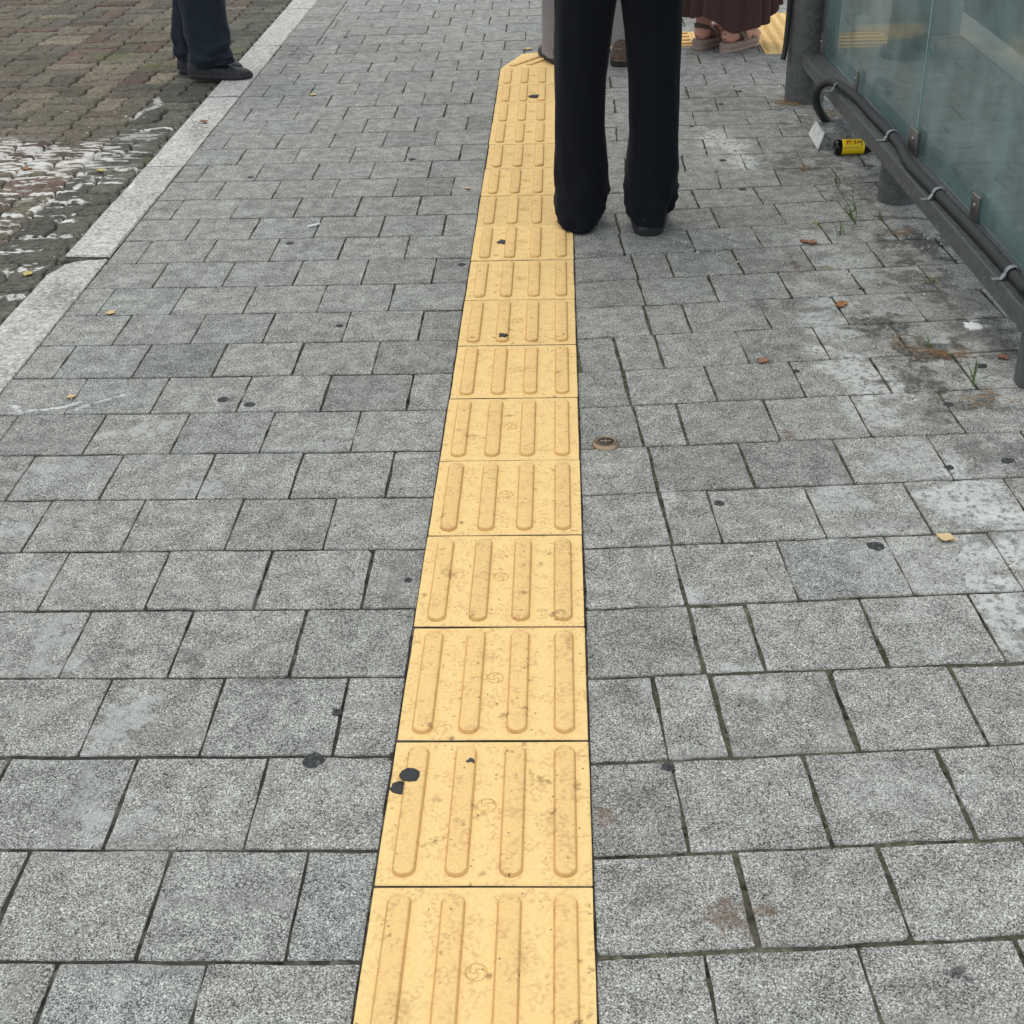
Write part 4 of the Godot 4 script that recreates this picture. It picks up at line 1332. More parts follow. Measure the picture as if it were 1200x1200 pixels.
func shoe(p: Node3D, heel: Vector3, turn: float, length: float, width: float, upper_mat: Material, sole_mat: Material, sole_h: float, high := 0.075, laces := false) -> void:
	# local: heel at the origin, toe towards -z
	var s := Node3D.new()
	s.name = "shoe"
	p.add_child(s, true)
	s.position = heel
	s.rotation.y = turn
	var wd := func(t: float) -> float:
		return width * 0.5 * (0.76 + 0.28 * sin(clampf(t * 1.15 - 0.1, 0, 1) * PI * 0.62)) * sqrt(clampf(1.0 - pow(maxf(0.0, (t - 0.70) / 0.30), 2.2), 0.0, 1.0)) * sqrt(clampf(1.0 - pow(maxf(0.0, (0.10 - t) / 0.10), 2.0) * 0.62, 0, 1))
	var rings := []
	for i in 19:
		var t := i / 18.0
		t = clampf(t, 0.004, 0.992)
		var w: float = maxf(wd.call(t) - 0.003, 0.004)
		var h: float = sole_h + high * (1.0 if t < 0.25 else lerpf(1.0, 0.42, clampf((t - 0.25) / 0.5, 0, 1))) * (1.0 if t < 0.75 else sqrt(clampf(1.0 - pow((t - 0.75) / 0.26, 2), 0.03, 1.0)))
		var rg := PackedVector3Array()
		for kx in 13:
			var an := PI * kx / 12.0
			rg.append(Vector3(cos(an) * w, sole_h - 0.004 + pow(sin(an), 0.7) * (h - sole_h), -t * length + (0.01 * (1.0 - sin(an)) if t < 0.05 else 0.0)))
		rings.append(rg)
	var st := loft(rings, false)
	for e in [0, 18]:
		var c := Vector3.ZERO
		for v in rings[e]: c += v
		c /= 13.0
		for kx in 13: smooth_tri(st, c, rings[e][kx], rings[e][(kx + 1) % 13], Vector3(0, 0, 1 if e == 0 else -1), Vector2.ZERO, Vector2.ZERO, Vector2.ZERO)
	part("upper", finish(st), upper_mat, s)
	var so := []
	for lay_ in [[0.0, -0.004], [0.006, 0.0015], [sole_h * 0.75, 0.002], [sole_h, 0.0]]:
		var rg := PackedVector3Array()
		for i in 17:
			var t := i / 16.0
			rg.append(Vector3(maxf(wd.call(t), 0.006) + lay_[1], lay_[0], -t * length - (lay_[1] if i == 16 else 0.0)))
		for i in range(16, -1, -1):
			var t := i / 16.0
			rg.append(Vector3(-maxf(wd.call(t), 0.006) - lay_[1], lay_[0], -t * length - (lay_[1] if i == 16 else 0.0)))
		so.append(rg)
	part("sole", finish(loft(so)), sole_mat, s)
	if laces:
		# slanting overlays on both sides of the sneaker
		for sx in [-1.0, 1.0]:
			for i in 4:
				var t := 0.42 + i * 0.11
				var w: float = wd.call(t)
				part("overlay", finish(tube(curve([Vector3(sx * (w - 0.001), sole_h + 0.002, -t * length), Vector3(sx * (w * 0.97), sole_h + high * 0.22, -(t - 0.03) * length), Vector3(sx * w * 0.72, sole_h + high * 0.46, -(t - 0.07) * length)], 4), 0.0030, 6)), M.rubber, s)
		for i in 4:
			var z := -length * (0.36 + i * 0.075)
			var y := sole_h + high * lerpf(0.93, 0.62, i / 3.0)
			part("lace", finish(tube(curve([Vector3(-0.022, y - 0.010, z), Vector3(-0.012, y + 0.002, z - 0.003), Vector3(0.0, y + 0.005, z - 0.004), Vector3(0.012, y + 0.002, z - 0.003), Vector3(0.022, y - 0.010, z)], 3), 0.0028, 6)), upper_mat, s)


func trouser_leg(st: SurfaceTool, keys: Array, hem_tilt: float, folds: float, sd: float, crease := 0.0) -> void:
	# keys: [height, x, z, rx, rz] from hem to hip
	var rings := []
	var n := 44
	var levels := 46
	for i in levels + 1:
		var f := pow(float(i) / levels, 1.5) * (keys.size() - 1)
		var k := mini(int(f), keys.size() - 2)
		var t := f - k
		t = t * t * (3.0 - 2.0 * t)
		var v := []
		for c in 5: v.append(lerpf(keys[k][c], keys[k + 1][c], t))
		var low := clampf(1.0 - (v[0] - keys[0][0]) / 0.30, 0.0, 1.0)
		var rg := PackedVector3Array()
		for j in n:
			var an := TAU * j / n
			var ca := cos(an); var sa := sin(an)
			var r := 1.0 + folds * (low * wob.get_noise_3d(ca * 1.1 + sd, sa * 1.1, v[0] * 9.0) * 1.3 + low * low * 0.5 * wob.get_noise_3d(ca * 2.6 + sd, sa * 2.6 + 7.0, v[0] * 26.0) + 0.5 * wob.get_noise_3d(ca * 1.4 + sd, sa * 1.4 + 3.0, v[0] * 2.5))
			if crease > 0.0:
				r += crease * (exp(-pow((sa - 1.0) / 0.012, 2)) + exp(-pow((sa + 1.0) / 0.012, 2)))
			var h: float = v[0] + (hem_tilt * -sa * 0.5 + hem_tilt * 0.5) * pow(low, 3.0)
			rg.append(Vector3(v[1] + ca * v[3] * r, h, v[2] + sa * v[4] * r))
		rings.append(rg)
	loft(rings, true, false, false, st)


func build_people() -> void:
	# --- nearest: black flared trousers, seen from behind
	var p := thing("person", "person in black flared trousers standing on the right edge of the yellow path", "person", Vector3(0.28, 0, -2.75))
	var st := new_st()
	trouser_leg(st, [[0.006, -0.106, 0.000, 0.074, 0.118], [0.035, -0.104, 0.000, 0.080, 0.112], [0.10, -0.101, 0.004, 0.083, 0.096], [0.18, -0.103, 0.008, 0.079, 0.084], [0.30, -0.106, 0.010, 0.074, 0.080], [0.45, -0.104, 0.005, 0.076, 0.084], [0.56, -0.098, 0, 0.083, 0.094], [0.68, -0.088, 0, 0.092, 0.105], [0.80, -0.078, 0, 0.096, 0.115], [0.95, -0.070, 0, 0.100, 0.125], [1.02, -0.065, 0, 0.095, 0.12]], 0.085, 0.17, 2.0, 0.03)
	trouser_leg(st, [[0.032, 0.102, 0.036, 0.074, 0.118], [0.060, 0.105, 0.034, 0.080, 0.110], [0.11, 0.108, 0.032, 0.081, 0.096], [0.19, 0.112, 0.028, 0.078, 0.084], [0.30, 0.114, 0.020, 0.073, 0.080], [0.45, 0.112, 0.010, 0.074, 0.084], [0.56, 0.107, 0, 0.081, 0.094], [0.68, 0.096, 0, 0.090, 0.105], [0.80, 0.082, 0, 0.096, 0.115], [0.95, 0.070, 0, 0.100, 0.125], [1.02, 0.065, 0, 0.095, 0.12]], 0.075, 0.17, 6.0, 0.03)
	part("trousers", finish(st), M.black_cloth, p)
	shoe(p, Vector3(-0.104, 0.0005, 0.088), 0.08, 0.285, 0.098, M.black_leather, M.rubber, 0.022, 0.062)
	shoe(p, Vector3(0.098, 0.0005, 0.138), -0.06, 0.285, 0.112, M.black_leather, M.rubber, 0.026, 0.034)
	upper_body(p, Vector3(0, 0, 0), 1.74, M.white_cloth, false, [[Vector3(-0.10, 0.70, 0), 0.07, Vector3(-0.106, 0.10, 0.02), 0.040], [Vector3(0.10, 0.70, 0), 0.07, Vector3(0.110, 0.10, 0.04), 0.040]])
	# --- behind: grey trousers and patterned shoes
	p = thing("person", "person in grey trousers and dark patterned shoes behind the black trousers", "person", Vector3(0.25, 0, -4.98))
	st = new_st()
	trouser_leg(st, [[0.028, -0.140, 0.020, 0.074, 0.090], [0.09, -0.138, 0.010, 0.078, 0.086], [0.20, -0.134, 0, 0.080, 0.086], [0.42, -0.124, 0, 0.084, 0.090], [0.70, -0.100, 0, 0.095, 0.108], [0.95, -0.075, 0, 0.105, 0.130], [1.02, -0.070, 0, 0.100, 0.125]], 0.045, 0.07, 11.0)
	trouser_leg(st, [[0.075, 0.130, 0.040, 0.066, 0.080], [0.12, 0.130, 0.030, 0.074, 0.084], [0.22, 0.128, 0.012, 0.078, 0.086], [0.42, 0.120, 0, 0.084, 0.090], [0.70, 0.100, 0, 0.095, 0.108], [0.95, 0.075, 0, 0.105, 0.130], [1.02, 0.070, 0, 0.100, 0.125]], 0.045, 0.07, 17.0)
	part("trousers", finish(st), M.grey_cloth, p)
	shoe(p, Vector3(-0.130, 0.0055, 0.105), 0.25, 0.28, 0.102, M.leopard, M.rubber, 0.030, 0.070)
	shoe(p, Vector3(0.130, 0.0005, 0.160), -0.10, 0.28, 0.104, M.leopard, M.rubber, 0.030, 0.085)
	upper_body(p, Vector3(0, 0, 0), 1.72, M.blue_cloth, false, [[Vector3(-0.11, 0.70, 0), 0.07, Vector3(-0.130, 0.10, 0.02), 0.040], [Vector3(0.10, 0.70, 0), 0.07, Vector3(0.128, 0.12, 0.05), 0.040]])
	# --- at the shelter post: long brown skirt and platform sandals
	p = thing("person", "person in long brown pleated skirt and taupe platform sandals by the shelter post", "person", Vector3(0.885, 0, -5.16))
	var rings := []
	var n := 200
	for i in 31:
		var t := i / 30.0
		var h := lerpf(0.135, 1.02, t)
		var sp := pow(1.0 - t, 0.8)
		var rg := PackedVector3Array()
		for j in n:
			var an := TAU * j / n
			var ca := cos(an); var sa := sin(an)
			var fold := pow(absf(sin(an * 9.0 + 1.2 * sin(an * 2.0) + t * 0.9)), 0.7) * 0.13 - 0.07 + sin(an * 7.0 + 0.6 - t) * 0.04
			var r := 1.0 + fold * (0.25 + 0.75 * sp)
			var rx := lerpf(0.150, 0.228, sp); var rz := lerpf(0.125, 0.190, sp)
			var hem := (0.030 * sin(an * 3.0 + 0.9) + 0.012 * sin(an * 7.0) - 0.022 * sa) * pow(1.0 - t, 6.0)
			rg.append(Vector3(ca * rx * r, h + hem + 0.022 * pow(1.0 - t, 6.0), sa * rz * r))
		rings.append(rg)
	part("skirt", finish(loft(rings, true, false, false)), M.brown_cloth, p)
	var legs := []
	var spots := [[Vector3(-0.140, 0, 0.030), -0.72], [Vector3(-0.022, 0, 0.112), -0.72]]
	for sp in spots:
		var b := Basis(Vector3.UP, sp[1])
		var at: Vector3 = sp[0]
		var y := 0.046
		legs.append([at + b * Vector3(0, y + 0.030, -0.045), 0.027, at + b * Vector3(0, y + 0.10, -0.055), 0.030])
		legs.append([at + b * Vector3(0, y + 0.10, -0.055), 0.030, at + b * Vector3(0, 0.32, -0.06), 0.050])
		legs.append([at + b * Vector3(0, 0.32, -0.06), 0.050, Vector3(-0.09 if sp == spots[0] else 0.09, 0.70, 0.0), 0.066])
		legs.append([at + b * Vector3(0, y + 0.026, -0.032), 0.026, at + b * Vector3(0, y + 0.020, -0.15), 0.022])
		legs.append([at + b * Vector3(0.012, y + 0.014, -0.15), 0.022, at + b * Vector3(0.014, y + 0.010, -0.205), 0.016])
		legs.append([at + b * Vector3(-0.016, y + 0.012, -0.15), 0.018, at + b * Vector3(-0.018, y + 0.008, -0.195), 0.013])
		for k in 5:
			legs.append([at + b * Vector3(0.026 - k * 0.0135, y + 0.009, -0.205 + k * k * 0.0018), 0.009 if k else 0.011, at + b * Vector3(0.024 - k * 0.0135, y + 0.007, -0.235 + k * k * 0.0026), 0.0075 if k else 0.010])
		sandal(p, at, sp[1])
	upper_body(p, Vector3(0, 0, 0), 1.62, M.white_cloth, true, legs)
	# --- on the kerb at the left: dark navy trousers, black sneakers, facing right
	p = thing("person", "person in dark navy trousers and black sneakers stepping on the granite kerb", "person", Vector3(-1.45, 0, -4.87), -PI / 2)
	# local: -z looks towards +x of the world, +x of local points to +z (nearer)
	st = new_st()
	trouser_leg(st, [[0.050, 0.075, -0.015, 0.078, 0.098], [0.085, 0.075, -0.018, 0.088, 0.104], [0.115, 0.075, -0.012, 0.080, 0.090], [0.15, 0.075, -0.016, 0.088, 0.100], [0.20, 0.075, -0.012, 0.082, 0.094], [0.28, 0.075, -0.012, 0.084, 0.098], [0.45, 0.078, -0.010, 0.088, 0.104], [0.70, 0.085, 0, 0.098, 0.115], [0.95, 0.070, 0, 0.105, 0.130], [1.02, 0.065, 0, 0.100, 0.125]], 0.02, 0.24, 23.0)
	trouser_leg(st, [[0.050, -0.085, 0.092, 0.076, 0.094], [0.085, -0.085, 0.090, 0.086, 0.100], [0.12, -0.085, 0.090, 0.078, 0.088], [0.16, -0.085, 0.084, 0.086, 0.096], [0.28, -0.085, 0.070, 0.082, 0.094], [0.45, -0.085, 0.040, 0.086, 0.100], [0.70, -0.085, 0.010, 0.098, 0.115], [0.95, -0.070, 0, 0.105, 0.130], [1.02, -0.065, 0, 0.100, 0.125]], 0.02, 0.24, 29.0)
	part("trousers", finish(st), M.navy_cloth, p)
	shoe(p, Vector3(0.085, 0.005, 0.085), -0.10, 0.285, 0.098, M.black_sneaker, M.rubber, 0.022, 0.060, true)
	shoe(p, Vector3(-0.085, -0.009, 0.175), 0.05, 0.285, 0.098, M.black_sneaker, M.rubber, 0.022, 0.060, true)
	upper_body(p, Vector3(0, 0, 0.02), 1.74, M.blue_cloth, false, [[Vector3(0.09, 0.70, 0.01), 0.07, Vector3(0.075, 0.12, 0.02), 0.040], [Vector3(-0.09, 0.70, 0.02), 0.07, Vector3(-0.085, 0.11, 0.11), 0.040]])


func sandal(p: Node3D, at: Vector3, turn: float) -> void:
	var s := Node3D.new()
	s.name = "sandal"
	p.add_child(s, true)
	s.position = at
	s.rotation.y = turn
	var half := func(t: float) -> float:
		return 0.047 * (0.70 + 0.30 * sin(clampf(t * 1.1 - 0.05, 0, 1) * PI * 0.65)) * sqrt(clampf(1.0 - pow(maxf(0.0, (t - 0.72) / 0.28), 2.3), 0.0, 1.0)) * sqrt(clampf(1.0 - pow(maxf(0.0, (0.16 - t) / 0.16), 2.0) * 0.93, 0, 1))
	var so := []
	for l in [[0.0005, -0.003], [0.004, 0.0], [0.017, 0.001], [0.019, -0.0015], [0.021, 0.0015], [0.040, 0.002], [0.045, -0.001]]:
		var rg := PackedVector3Array()
		for side in [1.0, -1.0]:
			for i in 21:
				var t := i / 20.0 if side > 0 else 1.0 - i / 20.0
				rg.append(Vector3(side * (maxf(half.call(t), 0.003) + l[1]), l[0] + (0.010 * pow(t, 3.0) if l[0] < 0.003 else 0.0), 0.012 - t * 0.268))
		so.append(rg)
	part("platform", finish(loft(so)), M.sandal, s)
	# straps: round the ankle, over the instep, across the toes
	for b in [[-0.035, 0.120, 0.036, 0.050, 0.050, 0.012, true], [-0.110, 0.046, 0.041, 0.050, 0.056, 0.016, false], [-0.185, 0.046, 0.043, 0.030, 0.038, 0.016, false]]:
		var st := new_st()
		if b[6]:
			var outer := []
			for lv in [[0.0, 0.0], [0.0, 0.0035], [0.020, 0.0035], [0.020, 0.0]]:
				var rg := PackedVector3Array()
				for k in 24:
					var an := TAU * k / 24.0
					rg.append(Vector3(cos(an) * (0.033 + lv[1]), 0.088 + lv[0] + 0.012 * sin(an), -0.045 - sin(an) * -(0.042 + lv[1])))
				outer.append(rg)
			loft(outer, true, false, false, st)
		else:
			var rows := []
			for lv in [[-b[5], 0.0], [-b[5], 0.004], [b[5], 0.004], [b[5], 0.0]]:
				var rg := PackedVector3Array()
				for k in 15:
					var an := PI * k / 14.0
					rg.append(Vector3(cos(an) * (b[2] + lv[1]), 0.040 + sin(an) * (b[3] + lv[1]), b[0] + lv[0]))
				rows.append(rg)
			loft(rows, false, false, false, st)
		part("strap", finish(st), M.strap, s)
	# side strap joining instep and heel
	for sx in [-1.0, 1.0]:
		var ss := new_st()
		tube(curve([Vector3(sx * 0.040, 0.050, -0.115), Vector3(sx * 0.038, 0.075, -0.085), Vector3(sx * 0.036, 0.098, -0.050)], 4), 0.006, 6, ss)
		part("strap", finish(ss), M.strap, s)


# ------------------------------------------------------------------ litter, weeds and the rest
func flat_lump(r: float, h: float, seg: int, ragged: float, sd: float) -> ArrayMesh:
	var rings := []
	for l in [[1.0, -0.002], [1.0, 0.0], [0.88, h * 0.8], [0.5, h]]:
		var rg := PackedVector3Array()
		for k in seg:
			var an := TAU * k / seg
			var rr: float = r * l[0] * (1.0 + ragged * wob.get_noise_2d(cos(an) * 1.3 + sd, sin(an) * 1.3))
			rg.append(Vector3(cos(an) * rr, l[1], sin(an) * rr))
		rings.append(rg)
	return finish(loft(rings, true, false, true))


func leaf_mesh(length: float, width: float, curl: float, lobes: int, sd: float) -> ArrayMesh:
	# a dry leaf: a curled blade with a midrib, two-sided with a little thickness
	var st := new_st()
	var rows := []
	for i in 11:
		var t := i / 10.0
		var w := width * 0.5 * sin(pow(t, 0.8) * PI) * (1.0 + 0.35 * sin(t * PI * lobes)) + 0.0004
		var rg := PackedVector3Array()
		for k in 7:
			var u := k / 6.0 * 2.0 - 1.0
			rg.append(Vector3((t - 0.5) * length, 0.002 + curl * (u * u * 0.9 + 0.35 * pow(t * 2 - 1, 2)) + 0.003 * wob.get_noise_2d(t * 4 + sd, u * 2) , u * w))
		rows.append(rg)
	for up in [0.0, 0.0012]:
		var rr := []
		for rg in rows:
			var q := PackedVector3Array()
			for v in rg: q.append(v + Vector3(0, up, 0))
			rr.append(q)
		for i in 10:
			for k in 6:
				var out := Vector3.UP if up > 0 else Vector3.DOWN
				smooth_tri(st, rr[i][k], rr[i][k + 1], rr[i + 1][k + 1], out, Vector2.ZERO, Vector2.ZERO, Vector2.ZERO)
				smooth_tri(st, rr[i][k], rr[i + 1][k + 1], rr[i + 1][k], out, Vector2.ZERO, Vector2.ZERO, Vector2.ZERO)
		st.set_smooth_group(1)
	st.set_smooth_group(0)
	tube([Vector3(-length * 0.75, 0.003, 0), Vector3(-length * 0.5, 0.003 + curl * 0.35, 0), Vector3(0, 0.003, 0)], 0.0012, 5, st)
	return finish(st)


func blade(length: float, width: float, bend: float) -> ArrayMesh:
	var st := new_st()
	var rows := []
	for i in 8:
		var t := i / 7.0
		var c := Vector3(bend * t * t, length * t * (1.0 - 0.35 * t * absf(bend) / maxf(length, 0.01)), 0)
		var w := width * 0.5 * (1.0 - pow(t, 2.2)) + 0.0003
		rows.append(PackedVector3Array([c + Vector3(0, 0, -w), c + Vector3(0.0008, 0, 0), c + Vector3(0, 0, w), c + Vector3(-0.0008, 0, 0)]))
	return finish(loft(rows))


func weed(at: Vector3, label: String, n: int, tall: float, spread: float, mat: Material, stem: bool) -> void:
	var w := thing("weed", label, "weed", at, 0.0, "weeds in the pavement joints")
	if stem:
		for q in [Vector3(-0.075, tall, -0.035), Vector3(-0.015, tall * 0.75, -0.02), Vector3(-0.05, tall * 0.5, 0.05)]:
			part("stem", finish(tube(curve([Vector3(0, -0.004, 0), q * 0.35 + Vector3(0.006, 0, 0), q * 0.7, q], 4), 0.0016, 6, null, 0.0007)), mat, w)
			for k in n:
				var t := rng.randf_range(0.2, 1.0)
				var l := part("leaf", blade(rng.randf_range(0.018, 0.045), rng.randf_range(0.004, 0.007), rng.randf_range(0.006, 0.02)), mat, w, q * t, rng.randf_range(0, TAU))
				l.rotation.z = rng.randf_range(-1.1, -0.3)
		return
	for k in n:
		var m := blade(tall * rng.randf_range(0.45, 1.0), rng.randf_range(0.0025, 0.005), spread * rng.randf_range(0.5, 1.4))
		var l := part("leaf", m, mat, w, Vector3(rng.randfn(0, 0.006), -0.003, rng.randfn(0, 0.006)), rng.randf_range(0, TAU))
		l.rotation.z = rng.randf_range(-0.7, 0.1)


func build_small_things() -> void:
	# survey marker
	var mk := thing("survey_marker", "small domed bronze survey marker set in the joint beside the yellow path", "survey marker", Vector3(0.208, 0, -1.283))
	part("rim", finish(loft([ring(Vector3(0, -0.004, 0), 0.030, 0.030, 32), ring(Vector3(0, 0.002, 0), 0.030, 0.030, 32), ring(Vector3(0, 0.0070, 0), 0.0265, 0.0265, 32), ring(Vector3(0, 0.0090, 0), 0.0225, 0.0225, 32), ring(Vector3(0, 0.0084, 0), 0.0205, 0.0205, 32)])), M.bronze, mk)
	part("face", finish(loft([ring(Vector3(0, 0.006, 0), 0.0204, 0.0204, 28), ring(Vector3(0, 0.0083, 0), 0.0204, 0.0204, 28), ring(Vector3(0, 0.0088, 0), 0.010, 0.010, 28)])), M.bronze_dark, mk)
	var cr := new_st()
	tube([Vector3(-0.012, 0.0089, 0), Vector3(0.012, 0.0089, 0)], 0.0012, 5, cr)
	tube([Vector3(0, 0.0089, -0.012), Vector3(0, 0.0089, 0.012)], 0.0012, 5, cr)
	part("cross_mark", finish(cr), M.bronze, mk)
	# loose concrete paver lying under the rail, its end white with lime
	var cb := thing("loose_paver", "loose grey concrete paver with white end lying beside the shelter post", "paver", Vector3(1.10, 0, -3.58), 0.0)
	var bs := new_st()
	hexa(bs, [Vector3(-0.066, 0.002, -0.105), Vector3(0.10, 0.002, -0.105), Vector3(0.10, 0.002, 0.098), Vector3(-0.066, 0.002, 0.098), Vector3(-0.046, 0.056, -0.098), Vector3(0.10, 0.056, -0.100), Vector3(0.10, 0.058, 0.086), Vector3(-0.046, 0.058, 0.088)])
	part("block", bs.commit(), M.concrete, cb)
	var le := new_st()
	hexa(le, [Vector3(-0.0695, 0.003, -0.104), Vector3(-0.0665, 0.003, -0.104), Vector3(-0.0665, 0.003, 0.097), Vector3(-0.0695, 0.003, 0.097), Vector3(-0.0500, 0.054, -0.097), Vector3(-0.0470, 0.054, -0.097), Vector3(-0.0470, 0.056, 0.086), Vector3(-0.0500, 0.056, 0.086)])
	part("lime_crust", le.commit(), M.lime, cb)
	# small dark bottle with a yellow label
	var bt := thing("bottle", "small dark bottle with yellow label lying under the shelter rail", "bottle", Vector3(1.155, 0.0275, -3.425), 0.06)
	var prof := [[-0.075, 0.012], [-0.078, 0.020], [-0.076, 0.0245], [-0.071, 0.0258], [0.03, 0.0258], [0.048, 0.0235], [0.060, 0.014], [0.066, 0.0115], [0.080, 0.0115], [0.082, 0.006]]
	var rg_all := []
	for q in prof:
		var rg := PackedVector3Array()
		for k in 28:
			var an := TAU * k / 28.0
			rg.append(Vector3(q[0], cos(an) * q[1], sin(an) * q[1]))
		rg_all.append(rg)
	part("glass_body", finish(loft(rg_all)), M.bottle_glass, bt)
	var wrap := func(x0: float, x1: float, r: float, a0: float, a1: float, called: String, mat: Material, parent: Node) -> MeshInstance3D:
		var rr := []
		for x in [x0, x1]:
			var rg := PackedVector3Array()
			for k in 25:
				var an := lerpf(a0, a1, k / 24.0)
				rg.append(Vector3(x, sin(an) * r, cos(an) * r))
			rr.append(rg)
		return part(called, finish(loft(rr, a1 - a0 > 6.2, false, false)), mat, parent)
	var lb: MeshInstance3D = wrap.call(-0.056, 0.022, 0.0262, 0.0, TAU, "label", M.label_yellow, bt)
	for q in [[-0.042, -0.036, 0.55, 1.15], [-0.036, -0.024, 0.95, 1.2], [-0.030, -0.026, 0.55, 0.8], [-0.014, -0.008, 0.6, 1.15]]: wrap.call(q[0], q[1], 0.0265, q[2], q[3], "print", M.label_red, lb)
	for q in [[-0.004, 0.006, 0.7, 0.82], [-0.002, 0.010, 0.92, 1.06], [0.010, 0.013, 0.3, 1.1], [-0.050, 0.010, 0.10, 0.14], [-0.050, 0.000, 0.22, 0.25]]: wrap.call(q[0], q[1], 0.0265, q[2], q[3], "print", M.label_dark, lb)
	part("cap", finish(loft(_xring(0.078, 0.0135, 0.095, 0.0135))), M.label_dark, bt)
	# black scraps, gum and leaves
	var sc := thing("scrap", "torn black scrap stuck on the leftmost bar of a near yellow tile", "scrap", Vector3(-0.128, 0.0121, -0.206), 0.5)
	part("flake", flat_lump(0.0140, 0.0009, 16, 0.3, 3.0), M.scrap_black, sc, Vector3(-0.011, -0.0064, 0.007))
	part("flake", flat_lump(0.0155, 0.0009, 9, 0.4, 8.0), M.scrap_black, sc, Vector3(0.012, 0.0, -0.005))
	tag(part("scrap", flat_lump(0.0060, 0.0015, 9, 1.0, 5.0), M.gum_grey, self, Vector3(-0.031, 0.0121, -0.248)), "tiny grey flake on the second bar of a near yellow tile", "scrap")
	tag(part("scrap", flat_lump(0.016, 0.003, 10, 0.9, 12.0), M.scrap_black, self, Vector3(-0.062, 0.0060, -2.567)), "black scrap on the yellow tile just left of the black trousers", "scrap")
	tag(part("scrap", flat_lump(0.022, 0.006, 10, 0.8, 14.0), M.scrap_black, self, Vector3(0.011, 0.0060, -4.31)), "black scrap on the far end of the yellow path", "scrap")
	tag(part("scrap", flat_lump(0.012, 0.003, 10, 0.8, 16.0), M.scrap_black, self, Vector3(-0.035, 0.0120, -1.856)), "black scrap at the joint of two yellow tiles in mid path", "scrap")
	for q in [[-0.275, 0.262, 0.021, "largest black gum spot, left of the nearest yellow tiles", 1], [-0.176, 0.758, 0.009, "black gum spot touching the left edge of the yellow path", 1],
		[0.428, 1.027, 0.013, "dark gum spot on the paver right of the survey marker, nearer the camera", 1], [0.707, 0.862, 0.019, "oblong black gum spot on a joint left of the pale leaf", 1], [0.270, 0.245, 0.012, "dark brown gum lump on a joint just right of the near yellow tiles", 1],
		[0.919, 1.164, 0.013, "black gum spot on a skewed joint in front of the near shelter post", 1], [1.048, 1.190, 0.016, "oval black gum spot at the right edge of the pavement", 1], [-0.254, 0.377, 0.011, "dark gum lump in an upright joint left of the yellow path", 1],
		[-0.176, 2.40, 0.014, "black gum spot by the left path edge opposite the black trousers", 1], [-0.472, 1.961, 0.013, "dark smear of gum in a joint of the left pavers", 1], [0.676, 1.644, 0.011, "thin black gum spot right of the brown leaf in mid pavement", 1],
		[0.990, 1.457, 0.014, "black gum spot below the grass tuft by the near shelter post", 1]]:
		var o := part("gum_spot", flat_lump(q[2] * 0.82, 0.0009, 20, 0.3, q[0] * 7.0), M.gum if q[4] == 1 else M.gum_grey, self, Vector3(q[0], 0.0006, -q[1]), rng.randf() * TAU)
		tag(o, q[3], "gum", "gum spots trodden on the pavement")
	for q in [[0.758, 4.151, "small gum spot on a far paver left of the shelter post foot"], [0.855, 4.35, "small gum spot just in front of the platform sandals"], [0.684, 3.382, "small gum spot at the lower edge of the white stain right of the black trousers"], [0.713, 3.051, "small gum spot between the black trousers and the tall weed"],
		[-0.97, 3.289, "small gum spot on the left pavers nearest the granite kerb"], [-0.714, 2.607, "small gum spot just nearer than the white cigarette end"], [-0.95, 5.6, "farthest small gum spot on the left pavers"], [-0.42, 3.47, "lone small gum spot in the middle of the far left pavers"], [0.612, 3.832, "tiny gum spot above the white stain beside the black trousers"],
		[-0.69, 1.53, "left one of two gum spots close together on the left pavers"], [-0.62, 1.50, "right one of two gum spots close together on the left pavers"], [0.93, 2.16, "small gum spot right of the orange brown leaf"], [1.12, 1.66, "small gum spot beside the reddish leaf at the near shelter post"]]:
		var o := part("gum_spot", flat_lump(rng.randf_range(0.008, 0.014), 0.0008, 18, 0.3, q[1] * 5.0), M.gum, self, Vector3(q[0], 0.0006, -q[1]), rng.randf() * TAU)
		tag(o, q[2], "gum", "gum spots trodden on the pavement")
